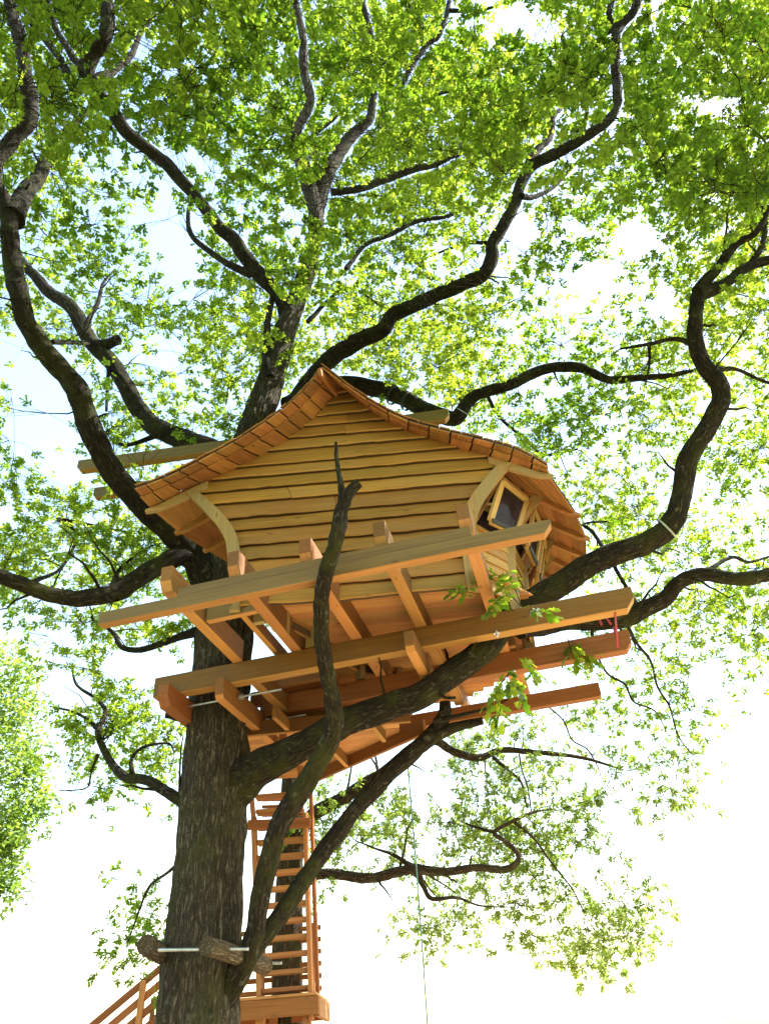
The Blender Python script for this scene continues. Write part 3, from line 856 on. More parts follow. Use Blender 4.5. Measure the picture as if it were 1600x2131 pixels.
# low left limb
L([(420, 1175, 60, 8.85), (375, 1160, 58, 8.6), (330, 1178, 58, 8.4), (282, 1207, 58, 8.2), (235, 1235, 56, 8.0), (172, 1246, 50, 7.8), (100, 1238, 46, 7.6), (40, 1216, 44, 7.4), (-40, 1185, 40, 7.2), (-140, 1150, 30, 7.0)], ridge=0.10, ws=0.70)
L([(235, 1220, 14, 8.0), (255, 1180, 9, 8.3), (310, 1140, 6, 8.7), (335, 1130, 3, 9.0)], segs=8)
L([(60, 1215, 10, 7.6), (130, 1180, 8, 9.6), (160, 1110, 9, 10.5), (120, 1080, 10, 10.8), (200, 1095, 8, 11.0), (280, 1110, 5, 11.2)], segs=8)
# upper left branch from the upper trunk, coming forward overhead
L([(603, 660, 40, 9.3), (575, 605, 38, 9.1), (525, 552, 38, 8.8), (490, 500, 36, 8.5), (452, 470, 32, 8.3), (422, 425, 30, 8.1), (358, 356, 32, 7.7), (310, 312, 32, 7.4), (262, 275, 34, 7.1), (235, 232, 34, 6.8), (200, 190, 34, 6.5), (178, 150, 34, 6.3)])
L([(178, 160, 34, 6.35), (192, 115, 38, 6.1), (218, 82, 38, 5.9), (224, 30, 36, 5.7), (220, -60, 30, 5.4), (240, -140, 22, 5.2)])
L([(175, 150, 20, 6.3), (150, 115, 18, 6.3), (125, 75, 17, 6.3), (98, 10, 14, 6.2), (90, -50, 8, 6.1)], segs=10)
L([(150, 175, 20, 6.3), (120, 115, 18, 6.4), (70, 55, 14, 6.4), (45, 10, 9, 6.4)], segs=10)
L([(195, 170, 20, 6.4), (240, 145, 18, 6.6), (275, 115, 16, 6.7), (292, 70, 13, 6.8), (325, 20, 9, 6.9), (345, -30, 5, 7.0)], segs=10)
L([(520, 570, 18, 8.9), (460, 540, 16, 8.9), (400, 490, 14, 8.9), (392, 440, 10, 8.8), (405, 410, 7, 8.7)], segs=10)
L([(470, 340, 5, 8.2), (420, 310, 6, 8.0), (370, 270, 8, 7.8), (300, 235, 9, 7.5), (240, 255, 8, 7.2), (215, 250, 5, 7.0)], segs=8)
# fork of the upper trunk
L([(560, 790, 24, 9.1), (556, 720, 22, 9.1), (558, 670, 18, 9.1), (570, 600, 12, 9.2), (590, 560, 7, 9.3)], segs=10)
L([(655, 470, 30, 9.3), (670, 400, 34, 9.4), (692, 340, 38, 9.5), (730, 285, 32, 9.5), (770, 245, 24, 9.4), (776, 190, 20, 9.2), (768, 130, 18, 9.0), (770, 70, 16, 8.8), (755, 0, 13, 8.6), (750, -70, 8, 8.4)], segs=12)
L([(662, 385, 18, 9.3), (652, 300, 15, 9.2), (648, 285, 12, 9.2), (700, 240, 10, 9.1), (715, 190, 7, 9.0), (735, 165, 4, 9.0)], segs=8)
L([(690, 400, 14, 9.5), (745, 395, 20, 9.6), (800, 372, 22, 9.7), (860, 352, 20, 9.8), (905, 342, 16, 9.9), (960, 320, 9, 10.0), (1000, 315, 5, 10.2)], segs=10)
L([(720, 560, 10, 9.8), (760, 510, 12, 9.9), (815, 488, 14, 9.9), (870, 458, 13, 10.0), (925, 452, 11, 10.0), (975, 432, 7, 10.1)], segs=8)
L([(835, 180, 8, 8.6), (855, 140, 14, 8.5), (885, 95, 15, 8.4), (915, 70, 14, 8.3), (932, 20, 13, 8.2), (936, -40, 9, 8.1)], segs=10)
L([(930, 22, 9, 8.2), (985, 22, 8, 8.2), (1030, 14, 7, 8.2), (1075, -5, 4, 8.1)], segs=8)
L([(830, 235, 6, 9.0), (880, 215, 9, 8.9), (930, 190, 10, 8.9), (1000, 188, 8, 8.8), (1050, 195, 4, 8.8)], segs=8)
L([(640, 670, 10, 9.5), (720, 600, 9, 9.6), (800, 640, 6, 9.5), (835, 625, 3, 9.4)], segs=8)
# long branch up to the right
L([(600, 880, 52, 9.25), (640, 800, 58, 9.0), (682, 752, 56, 8.85), (735, 714, 52, 8.7), (790, 690, 48, 8.55), (822, 655, 46, 8.45), (880, 625, 45, 8.3), (948, 600, 44, 8.15), (1004, 572, 44, 8.0), (1023, 538, 42, 7.9), (1026, 505, 40, 7.8), (1046, 470, 38, 7.7), (1070, 425, 36, 7.6), (1084, 380, 36, 7.5), (1102, 345, 36, 7.4), (1155, 318, 35, 7.25), (1222, 283, 33, 7.1), (1274, 236, 31, 6.95), (1284, 185, 30, 6.8), (1280, 120, 30, 6.65), (1287, 55, 29, 6.5), (1322, 15, 27, 6.35), (1340, -60, 22, 6.2)], ridge=0.12, ws=0.67)
L([(1284, 60, 16, 6.5), (1266, 35, 15, 6.4), (1272, 5, 13, 6.3), (1300, -30, 9, 6.2)], segs=10)
L([(1275, 60, 10, 6.5), (1240, 85, 11, 6.6), (1215, 115, 11, 6.7), (1200, 145, 6, 6.8)], segs=8)
L([(1102, 345, 24, 7.4), (1120, 310, 20, 7.5), (1145, 285, 16, 7.6), (1150, 245, 14, 7.7), (1168, 222, 9, 7.8), (1160, 185, 6, 7.9), (1200, 168, 4, 8.0)], segs=8)
L([(1085, 408, 14, 7.5), (1110, 410, 13, 7.7), (1150, 390, 11, 7.9), (1205, 335, 8, 8.1), (1270, 290, 6, 8.3), (1330, 240, 4, 8.5)], segs=8)
L([(1010, 505, 9, 7.9), (980, 505, 9, 8.2), (930, 520, 7, 8.5), (880, 540, 4, 8.8)], segs=8)
# branch behind the roof to the right
L([(600, 850, 46, 9.3), (690, 800, 44, 9.4), (790, 812, 42, 9.4), (885, 850, 40, 9.3), (945, 872, 38, 9.2), (975, 836, 34, 9.15), (1012, 815, 31, 9.1), (1060, 800, 29, 9.1), (1108, 778, 28, 9.1), (1150, 762, 28, 9.1), (1198, 765, 27, 9.1), (1232, 776, 23, 9.1), (1272, 790, 21, 9.1), (1330, 786, 18, 9.1), (1395, 780, 14, 9.1), (1450, 770, 8, 9.1)])
L([(1012, 820, 8, 9.3), (1040, 870, 9, 10.0), (1090, 910, 9, 10.6), (1130, 945, 8, 11.0), (1200, 935, 6, 11.2)], segs=8)
# great right limb
RLP = [(480, 1640, 120, 9.0), (540, 1598, 108, 8.85), (600, 1570, 98, 8.7), (660, 1535, 92, 8.55), (725, 1500, 88, 8.4), (800, 1472, 86, 8.2), (880, 1445, 86, 8.05), (950, 1400, 84, 7.95), (1010, 1350, 82, 7.9), (1070, 1278, 80, 7.95), (1135, 1232, 76, 7.9), (1205, 1190, 74, 7.75), (1282, 1150, 72, 7.55), (1362, 1120, 70, 7.35), (1402, 1085, 66, 7.2), (1416, 1030, 62, 7.1), (1430, 960, 62, 6.95), (1470, 890, 60, 6.8), (1498, 832, 58, 6.65), (1490, 790, 54, 6.55), (1456, 742, 50, 6.45), (1442, 692, 48, 6.35), (1450, 640, 44, 6.25), (1456, 602, 42, 6.2), (1490, 560, 32, 6.1), (1530, 510, 26, 6.0), (1572, 485, 20, 5.9), (1600, 430, 14, 5.8)]
L(RLP, ridge=0.12, ws=0.66)
L([(1450, 610, 34, 6.2), (1500, 595, 29, 6.2), (1560, 552, 26, 6.2), (1620, 540, 22, 6.2), (1700, 560, 14, 6.2)])
L([(1560, 552, 14, 6.2), (1585, 510, 14, 6.15), (1592, 460, 12, 6.1), (1582, 425, 8, 6.0)], segs=8)
L([(1440, 715, 14, 6.4), (1402, 705, 12, 6.5), (1352, 716, 10, 6.7), (1290, 726, 6, 6.9)], segs=8)
L([(1350, 716, 8, 6.7), (1350, 760, 6, 6.8), (1342, 800, 4, 6.9)], segs=8)
L([(1485, 770, 14, 6.5), (1530, 768, 11, 6.6), (1580, 790, 9, 6.7), (1650, 815, 5, 6.8)], segs=8)
L([(1080, 1300, 60, 8.0), (1180, 1290, 58, 8.3), (1275, 1290, 56, 8.4), (1340, 1268, 52, 8.3), (1385, 1244, 46, 8.2), (1412, 1210, 42, 8.1), (1460, 1194, 40, 8.0), (1530, 1204, 40, 7.9), (1605, 1195, 38, 7.8), (1700, 1160, 30, 7.6)], ridge=0.10, ws=0.72)
L([(1400, 1215, 14, 8.2), (1450, 1200, 12, 8.8), (1520, 1160, 10, 9.2), (1560, 1170, 8, 9.5), (1620, 1150, 5, 9.8)], segs=8)
L([(1330, 1270, 12, 8.4), (1290, 1200, 10, 8.8), (1235, 1110, 10, 9.2), (1215, 1090, 7, 9.4), (1280, 1085, 5, 9.6)], segs=8)
# stems rising from the foot of the limb, in front of the platform
S1 = [(455, 2100, 40, 8.95), (505, 2020, 38, 8.8), (530, 1945, 42, 8.62), (545, 1850, 42, 8.5), (574, 1740, 42, 8.3), (618, 1660, 42, 8.1), (662, 1592, 42, 7.9), (688, 1535, 42, 7.7), (692, 1475, 37, 7.4), (680, 1400, 35, 7.05), (674, 1330, 33, 6.7), (668, 1285, 33, 6.45), (672, 1230, 33, 6.15), (686, 1170, 32, 5.9), (700, 1120, 31, 5.75), (712, 1068, 29, 5.65), (728, 1032, 25, 5.6), (747, 1004, 20, 5.55)]
L(S1, name='stem', rough=0.2, ws=1.0, ridge=0.12)
L([(713, 1062, 22, 5.64), (711, 1020, 18, 5.6), (705, 985, 14, 5.57), (699, 950, 11, 5.54), (699, 920, 7, 5.5)], name='stem', segs=12)
p = PY(748, 1003, 5.548); q = PY(750, 1000, 5.545)
L([(450, 2080, 46, 8.95), (505, 2010, 44, 8.8), (560, 1935, 44, 8.85), (640, 1822, 42, 9.0), (700, 1736, 41, 9.1), (762, 1662, 42, 9.2), (832, 1588, 42, 9.2), (895, 1532, 40, 9.2), (920, 1490, 34, 9.15), (926, 1462, 28, 9.1)], name='stem', rough=0.2, ws=0.85, ridge=0.1)
L([(895, 1530, 30, 9.2), (950, 1512, 26, 9.1), (1004, 1500, 20, 9.0)], name='stem', segs=12)
L([(905, 1500, 12, 8.5), (1000, 1478, 7, 8.0), (1040, 1465, 5, 7.6), (1070, 1440, 3, 7.4)], segs=8)
# low left branches
L([(400, 1700, 34, 9.0), (378, 1668, 30, 9.0), (340, 1645, 28, 9.1), (300, 1622, 26, 9.3), (262, 1617, 24, 9.5), (232, 1590, 20, 9.7), (210, 1545, 18, 9.9), (205, 1518, 15, 10.1), (220, 1480, 12, 10.3), (195, 1450, 9, 10.5), (160, 1425, 7, 10.7), (150, 1385, 5, 10.9)], segs=10)
L([(205, 1518, 10, 10.1), (180, 1495, 8, 10.3), (150, 1480, 7, 10.4), (105, 1470, 4, 10.6)], segs=8)
L([(276, 1612, 11, 9.5), (275, 1580, 9, 9.6), (300, 1555, 8, 9.7), (350, 1547, 6, 9.9), (362, 1562, 4, 10.0)], segs=8)
L([(205, 1570, 8, 9.9), (190, 1610, 6, 10.1), (180, 1640, 4, 10.3), (125, 1645, 3, 10.6)], segs=8)
L([(430, 1310, 26, 9.2), (385, 1322, 22, 9.5), (330, 1340, 18, 9.9), (290, 1353, 16, 10.2), (255, 1347, 14, 10.4), (240, 1322, 12, 10.6), (220, 1305, 9, 10.8), (195, 1290, 7, 11.0), (188, 1262, 4, 11.2)], segs=10)
L([(385, 1785, 9, 9.2), (350, 1815, 8, 9.6), (312, 1845, 7, 10.0), (290, 1895, 5, 10.4), (268, 1958, 3, 10.8)], segs=8)
L([(375, 1680, 8, 9.0), (374, 1620, 6, 8.95), (377, 1560, 4, 8.9), (382, 1530, 3, 8.9)], segs=8)
# stump of a sawn limb carrying the left clamp beam
L([(440, 1480, 46, 8.9), (385, 1490, 36, 8.75), (345, 1485, 22, 8.65)], name='limb_stub')

# ================================================================== second oak behind the stair
oak2 = thing('oak_tree', 'slender oak whose trunk stands behind the stair, low leafy branches reaching right', 'tree', (-2.07, 13.5, 0))
def limb2(pts, **k): return limb(pts, oak2, M['bark2'], tree=1, **k)
W = []
for (u, v, w, y) in [(596, 2131, 66, 13.5), (598, 2000, 62, 13.5), (602, 1850, 58, 13.5), (606, 1720, 52, 13.5), (612, 1600, 46, 13.6), (622, 1480, 40, 13.8), (640, 1350, 32, 14.0), (660, 1200, 24, 14.4)]:
    p = PY(u, v, y); W.append((p.x, p.y, p.z, 0.5 * w / F_PX * depth_of(p)))
W = [(W[0][0], 13.5, -0.2, 0.40), (W[0][0], 13.5, 0.5, 0.28)] + W
link('trunk', tube_mesh(catmull(W, 8), 40, 0.06, 9.1, True, 0.06, 0.14), M['bark2'], oak2)
limb2([(615, 1745, 36, 13.4), (650, 1698, 36, 13.1), (700, 1668, 32, 12.8), (755, 1632, 30, 12.5), (820, 1590, 27, 12.3), (870, 1555, 24, 12.2), (905, 1542, 22, 12.2), (945, 1565, 20, 12.3), (1000, 1576, 18, 12.4), (1045, 1562, 16, 12.5), (1130, 1566, 13, 12.6), (1215, 1578, 9, 12.8), (1290, 1600, 5, 13.0)], segs=12)
limb2([(1025, 1575, 8, 12.5), (1060, 1605, 7, 12.6), (1085, 1630, 6, 12.7), (1095, 1680, 4, 12.8)], segs=8)
limb2([(610, 1825, 24, 13.3), (665, 1817, 26, 12.9), (720, 1820, 25, 12.6), (775, 1826, 25, 12.3), (830, 1812, 25, 12.1), (865, 1807, 25, 12.0), (930, 1813, 21, 12.0), (985, 1808, 19, 12.0), (1048, 1810, 18, 12.0), (1075, 1795, 16, 12.0), (1076, 1775, 14, 12.0), (1050, 1750, 12, 12.0), (1028, 1732, 10, 12.0), (1070, 1708, 9, 12.1), (1110, 1690, 7, 12.2), (1145, 1684, 4, 12.3)], segs=12)
limb2([(860, 1805, 12, 12.0), (820, 1780, 9, 12.2), (780, 1765, 6, 12.5), (740, 1750, 4, 12.8)], segs=8)
limb2([(870, 1815, 14, 12.0), (885, 1850, 12, 11.9), (900, 1870, 12, 11.8), (950, 1868, 8, 11.8), (1000, 1885, 5, 11.9), (1070, 1888, 3, 12.0)], segs=8)
limb2([(1072, 1712, 7, 12.1), (1110, 1745, 6, 12.3), (1150, 1800, 5, 12.5), (1190, 1850, 4, 12.7), (1215, 1900, 3, 12.9)], segs=8)
limb2([(1028, 1732, 8, 12.0), (985, 1720, 6, 12.2), (955, 1708, 3, 12.4)], segs=8)
# thin branches hanging at the right edge, off the great oak
L([(1300, 1290, 9, 8.6), (1325, 1340, 8, 9.2), (1352, 1375, 7, 9.4), (1368, 1430, 6, 9.6), (1392, 1470, 5, 9.9), (1410, 1530, 4, 10.2), (1440, 1572, 2, 10.4)], segs=8)
L([(1230, 1300, 8, 8.6), (1238, 1350, 7, 9.0), (1262, 1400, 6, 9.4), (1300, 1425, 6, 9.6), (1318, 1460, 5, 9.9), (1362, 1480, 4, 10.0), (1390, 1530, 2, 10.2)], segs=8)
L([(1140, 1470, 3, 10.6), (1172, 1500, 4, 10.7), (1190, 1540, 4, 10.7), (1222, 1560, 4, 10.8), (1245, 1600, 3, 10.9), (1250, 1620, 2, 11.0)], segs=8)
L([(1105, 1690, 3, 12.3), (1098, 1640, 4, 12.1), (1085, 1600, 4, 12.0), (1080, 1570, 5, 12.0)], segs=8)

# ================================================================== upper clamp beams round the trunk
def free_beam(pa, pb, h, label, mat, c0, c1, hh=0.22, w=0.12):
    a = PH(*pa, h); b = PH(*pb, h)
    t = thing('support_beam', label, 'beam', a.lerp(b, 0.5), 'long beams clamped to the upper trunk')
    beam('timber', a, b, w, hh, mat, t, c0, c1)
    return t
free_beam((162, 984), (936, 876), 8.05, 'long grey beam passing behind the roof, upper of the two at the left', M['beam_grey'], 0.08, 0.09)
free_beam((196, 1040), (560, 990), 8.05, 'grey beam end poking out below the other beside the left eave', M['beam_grey'], 0.06, 0.05)

# ================================================================== logs clamped to the lower trunk
def log_thing(pts, label):
    W = []
    for (u, v, w, y) in pts:
        p = PY(u, v, y); W.append((p.x, p.y, p.z, 0.5 * w / F_PX * depth_of(p)))
    o = link('clamp_log', tube_mesh(catmull(W, 6), 20, 0.05, 2.0, True, 0.03), M['log'])
    tag(o, label, 'log', 'logs clamped to the lower trunk')
    return o
lg = log_thing([(430, 1968, 36, 8.0), (480, 1984, 36, 8.5), (552, 2010, 33, 9.6)], 'short pale log lying against the right side of the lower trunk')
lg2 = log_thing([(304, 1966, 38, 8.3), (340, 1986, 38, 8.9), (380, 2006, 36, 9.6)], 'short dark log sticking out left of the lower trunk')
for (pa, pb, lab) in [((330, 1977, 8.3), (517, 1975, 8.3), 'threaded steel rod crossing the front of the lower trunk'), ((470, 2007, 9.6), (586, 2004, 9.6), 'short threaded steel rod end poking out beside the ladder treads')]:
    o = rod('threaded_rod', PY(*pa), PY(*pb), 0.016, M['steel'], None, 10)
    tag(o, lab, 'rod')
nutp = PY(464, 1972, 8.28)
o = rod('nut', nutp, nutp + Vector((0.03, 0, 0)), 0.04, M['steel'], None, 6)
tag(o, 'steel nut and washer on the rod through the pale log', 'nut')

# ================================================================== stair, landing, railings
st = thing('open_stair', 'steep open wooden stair climbing from the landing to the entry deck', 'stair', PY(600, 2100, 12.2))
rB, rT = PY(651, 2118, 12.25), PY(637, 1690, 11.55)
lB, lT = PY(545, 2118, 12.25), PY(531, 1700, 11.55)
lat = (rB - lB).normalized()
dirn = (rT - rB).normalized()
for (a, b) in ((rB, rT), (lB, lT)):
    beam('stringer', a, b, 0.06, 0.17, M['stair'], st, up=lat.cross(dirn))
NT = 13
for i in range(NT):
    v = 2068 - 34.6 * i
    t = (2118 - v) / (2118 - 1690)
    a = lB.lerp(lT, t); b = rB.lerp(rT, t)
    z = (a.z + b.z) / 2
    a = Vector((a.x + 0.03, a.y - 0.02, z)); b = Vector((b.x - 0.03, b.y - 0.02, z))
    beam('tread', a, b, 0.20, 0.055, M['stair'], st)
# outer rail of the stair
ra, rb_ = PY(664, 2100, 12.5), PY(648, 1640, 11.7)
beam('side_rail', ra, rb_, 0.05, 0.12, M['beam_red'], st, up=lat.cross(dirn))
a = PY(515, 1727, 11.4); b = PY(646, 1722, 11.4)
beam('head_beam', a, b, 0.08, 0.13, M['beam_red'], st)
for u in (528, 612):
    a = PY(u, 1718, 11.45); b = PY(u - 6, 1655, 11.2)
    beam('bracket', a, b, 0.06, 0.08, M['stair'], st)
for j, v in enumerate((1700, 1682, 1668)):
    a = PY(545, v, 11.9); b = PY(632, v - 3, 11.9)
    beam('head_slat', a, b, 0.05, 0.04, M['beam_red'], st)

ld = thing('lower_landing', 'lower wooden landing at the foot of the steep stair', 'landing', PY(590, 2200, 12.6))
zt = PY(600, 2078, 12.2).z
XE = PY(660, 2095, 12.05).x; XR = PY(669, 2000, 13.42).x
for i in range(9):
    y = 12.05 + i * 0.15
    beam('plank', (-3.6, y, zt), (XE, y, zt + 0.0), 0.142, 0.035, M['deck'], ld, bev=0.004)
beam('edge_beam', (-3.6, 12.02, zt - 0.22), (XE + 0.03, 12.02, zt - 0.22), 0.07, 0.215, M['beam_red'], ld)
beam('edge_beam', (XE, 12.06, zt - 0.24), (XE, 13.29, zt - 0.24), 0.07, 0.23, M['beam_red'], ld)
beam('edge_beam', (-3.6, 13.33, zt - 0.22), (XE - 0.02, 13.33, zt - 0.22), 0.07, 0.215, M['beam_red'], ld)
for (x, y) in ((-2.3, 12.15), (-1.66, 12.15), (-3.4, 12.15), (-2.3, 13.2), (-3.4, 13.2)):
    beam('post', (x, y, -0.1), (x, y, zt - 0.01), 0.12, 0.12, M['stair'], ld, up=(0, 1, 0))
rl = thing('landing_railing', 'slatted railing round the far side of the lower landing', 'railing', (-2.2, 13.4, zt))
for x in (XR - 0.13, -2.5, -3.5):
    beam('post', (x, 13.30, zt + 0.04), (x, 13.30, zt + 1.08), 0.07, 0.07, M['beam_red'], rl, up=(0, 1, 0))
for j in range(6):
    z = zt + 0.16 + j * 0.165
    beam('slat', (-3.7, 13.42, z), (XR, 13.42, z), 0.03, 0.07, M['beam_red'], rl)
fs = thing('lower_stair_railing', 'sloping slatted railing of the lower flight left of the trunk', 'railing', PY(297, 2200, 12.0))
for j in range(4):
    dz = -0.20 * j
    a = PY(207, 2131, 12.1); b = PY(350, 2011, 12.1)
    d = (b - a)
    a2 = a - d * 1.6 + Vector((0, 0, dz)); b2_ = b + d * 0.75 + Vector((0, 0, dz))
    beam('rail', a2, b2_, 0.04, 0.09, M['beam_red'], fs)
for (u, v, y) in ((302, 2042, 12.15), (390, 1975, 12.15), (180, 2140, 12.15)):
    p = PY(u, v, y)
    beam('post', (p.x, p.y - 0.10, max(0.0, p.z - 1.35)), (p.x, p.y - 0.10, p.z), 0.08, 0.08, M['stair'], fs, up=(0, 1, 0))
p = PY(319, 2076, 13.1); beam('post', (p.x, p.y, 0.6), (p.x, p.y, p.z), 0.06, 0.06, M['beam_red'], fs, up=(0, 1, 0))
lf = thing('lower_flight', 'lower flight of steps climbing from the ground to the landing behind the trunk', 'stair', (-5.0, 12.6, 0))
nst = 10
for sy in (12.2, 13.2):
    beam('stringer', (-5.9, sy, 0.0), (-3.62, sy, zt - 0.2), 0.06, 0.22, M['beam_red'], lf)
for i in range(nst):
    f = (i + 0.7) / nst
    beam('tread', (-5.9 + 2.28 * f, 12.24, zt * f - 0.05), (-5.9 + 2.28 * f, 13.16, zt * f - 0.05), 0.24, 0.04, M['stair'], lf)

# ================================================================== ropes, straps, cable
p0 = PY(846, 1565, 9.35)
pts = [(p0.x, p0.y, p0.z - 0.0, 0.008)]
for i in range(1, 12):
    f = i / 11
    pts.append((p0.x - 0.05 * f + 0.01 * math.sin(f * 5), p0.y, p0.z * (1 - f) + 0.4 * f, 0.008))
tag(link('hanging_rope', tube_mesh(catmull(pts, 3), 6), M['rope']), 'thin green rope hanging straight down from the leaning stem', 'rope')
ca, cb = PY(752, 722, 9.0), PY(1392, 1106, 7.28)
pts = []
for i in range(13):
    f = i / 12; q = ca.lerp(cb, f); q.z -= 0.10 * math.sin(math.pi * f); pts.append((*q, 0.0055))
tag(link('steel_cable', tube_mesh(pts, 6), M['cable']), 'thin taut cable running from the upper branch to the right limb', 'cable')
def ring_strap(name, c, axis, r, width, mat, label, cat, tube=False):
    c = Vector(c); ax = Vector(axis).normalized()
    n1 = ax.cross(Vector((0, 0, 1))).normalized(); n2 = ax.cross(n1)
    V = []; Fc = []; n = 28
    for i in range(n):
        a = 2 * math.pi * i / n
        d = n1 * math.cos(a) + n2 * math.sin(a)
        for (rr, w) in ((r, -width / 2), (r, width / 2), (r + 0.008, width / 2), (r + 0.008, -width / 2)):
            V.append(d * rr + ax * w)
    for i in range(n):
        j = (i + 1) % n
        for q in range(4): Fc.append((4 * i + q, 4 * i + (q + 1) % 4, 4 * j + (q + 1) % 4, 4 * j + q))
    o = link(name, mesh(name, V, Fc), mat, None, Matrix.Translation(c))
    tag(o, label, cat); return o
pa, pb = PY(1362, 1120, 7.35), PY(1402, 1085, 7.2)
rr = 0.5 * 70 / F_PX * depth_of(pa)
ring_strap('hose_sleeve', pa.lerp(pb, 0.6), pb - pa, rr * 0.76, 0.022, M['hose'], 'grey hose sleeve wrapped round the right limb where the cable ends', 'hose')
pa, pb = PY(790, 812, 9.4), PY(885, 850, 9.3)
rr = 0.5 * 42 / F_PX * depth_of(pa)
ring_strap('tie_strap', pa.lerp(pb, 0.30), pb - pa, rr * 0.90, 0.05, M['blackstrap'], 'black strap round the branch behind the roof, nearer the roof ridge', 'strap')
ring_strap('tie_strap', pa.lerp(pb, 0.62), pb - pa, rr * 0.90, 0.06, M['blackstrap'], 'black strap round the branch behind the roof, nearer the grey beam end', 'strap')
# red ratchet strap between the two long beam ends
t = thing('ratchet_strap', 'red webbing strap hanging between the two long beam ends at the right', 'strap', PH(1281, 1270, HB))
sA, sB = PH(1279, 1274, HB), PH(1285, 1346, HB - 0.005)
sB2 = PH(1286, 1352, HB - 0.01)
beam('webbing', sA - Vector((0, 0, 0.01)), sB - Vector((0, 0, 0.01)), 0.022, 0.006, M['strap'], t, bev=0)
beam('webbing', sB - E2 * 0.01 - Vector((0, 0, 0.005)), sB - E2 * 0.01 + Vector((0, 0, 0.262)), 0.006, 0.03, M['strap'], t, up=E1, bev=0)
u_ = PY(1245, 1285, 8.2)
beam('webbing', u_, u_ + Vector((0.02, 0.02, -0.10)), 0.03, 0.006, M['strap'], t, up=(0, 1, 0), bev=0)
u_ = PY(1262, 1287, 8.2)
beam('webbing', u_, u_ + Vector((0.04, 0.02, -0.08)), 0.03, 0.006, M['strap'], t, up=(0, 1, 0), bev=0)

# ================================================================== foliage
GRID = [
 "7769998992367888", "6858999999978988", "5648999999998757", "5735888799977889", "6663767988556588", "5773689877563566",
 "5775788778876557", "2456767899999988", "3377777788988868", "6244444677886668", "8766555555778767", "9997666666689877",
 "9688777777777776", "8674000000076755", "9455000000667752", "7356000005666530", "8232004444665430", "5001006665764100",
 "3023003366554300", "0034000044346300", "0022000000114100", "0000000000000000"]
GRID = np.array([[int(c) for c in r] for r in GRID], float)
OD = np.array([0, 0.14, 0.30, 0.48, 0.66, 0.88, 1.12, 1.42, 1.8, 2.3])
def density(u, v):
    gu = np.clip((u - 50) / 100, 0, 14.999); gv = np.clip((v - 50) / 100, 0, 20.999)
    i = gv.astype(int); j = gu.astype(int); i = np.minimum(i, 20); j = np.minimum(j, 14)
    fv = gv - i; fu = gu - j
    fv = fv * fv * (3 - 2 * fv); fu = fu * fu * (3 - 2 * fu)
    def D(a, b): return OD[GRID[a, b].astype(int)]
    d = D(i, j) * (1 - fv) * (1 - fu) + D(i, j + 1) * (1 - fv) * fu + D(i + 1, j) * fv * (1 - fu) + D(i + 1, j + 1) * fv * fu
    return d
# big sky gaps seen between the branches: u, v, radius u, radius v
GAPS = [(1075, 35, 62, 52), (1130, 70, 40, 28), (300, 95, 28, 40), (205, 150, 25, 25), (470, 290, 20, 22), (385, 330, 55, 32), (430, 345, 40, 20), (370, 480, 45, 55), (345, 400, 30, 40), (375, 560, 40, 60), (395, 610, 45, 30),
        (255, 265, 32, 30), (240, 330, 25, 30), (1490, 220, 70, 32), (1230, 570, 62, 30), (1340, 500, 65, 40), (1085, 480, 40, 50), (1380, 640, 40, 30), (350, 730, 40, 45), (275, 745, 40, 25), (60, 720, 45, 40), (95, 800, 55, 45),
        (80, 905, 60, 70), (130, 980, 50, 40), (290, 1375, 90, 30), (150, 1440, 60, 40), (600, 440, 35, 25), (775, 355, 35, 14), (1200, 590, 50, 20), (1290, 600, 40, 20),
        (890, 1640, 60, 40), (1180, 470, 30, 25), (1280, 190, 25, 20), (1590, 1050, 30, 40), (130, 1320, 35, 30), (790, 1560, 60, 30), (1280, 1700, 40, 40), (1480, 1420, 40, 60)]
def gap_factor(u, v):
    f = np.ones_like(u)
    for (a, b, ra, rb) in GAPS:
        q = ((u - a) / (ra * 0.8)) ** 2 + ((v - b) / (rb * 0.8)) ** 2
        f *= np.clip((q - 0.55) / 0.9, 0.02, 1)
    return f
HOUSE = np.array([(285, 1010), (460, 925), (520, 890), (668, 750), (935, 850), (1120, 950), (1215, 1060), (1225, 1190), (1335, 1225), (1325, 1340), (1255, 1450), (900, 1545), (660, 1640), (655, 1660), (670, 1950), (670, 2131), (335, 2131), (380, 1900), (390, 1500), (315, 1480), (315, 1400), (400, 1380), (370, 1270), (195, 1300), (190, 1270), (330, 1230), (470, 1190), (400, 1060)], float)
def in_poly(u, v, P):
    c = np.zeros(len(u), bool); n = len(P)
    for i in range(n):
        x1, y1 = P[i]; x2, y2 = P[(i + 1) % n]
        cond = ((y1 > v) != (y2 > v)) & (u < (x2 - x1) * (v - y1) / (y2 - y1 + 1e-9) + x1)
        c ^= cond
    return c
def dist_range(u, v):
    """how far along the view the foliage stands"""
    lo = np.full_like(u, 10.8); hi = np.full_like(u, 17.0)
    up = v < 650; lo[up] = 9.6
    nl = (v < 330) & (u < 480); lo[nl] = 8.2; hi[nl] = 14
    nr = (v < 420) & (u > 1150); lo[nr] = 8.6; hi[nr] = 15
    ll = (v > 1330) & (u < 420); lo[ll] = 11.3; hi[ll] = 13.6
    ls = (v > 1720) & (u < 420); lo[ls] = 11.6; hi[ls] = 12.8
    lr = (v > 1480) & (u > 560); lo[lr] = 12.6; hi[lr] = 15.5
    rm = (v > 1280) & (u > 1050) & (v <= 1480); lo[rm] = 11.0; hi[rm] = 15.0
    return lo, hi

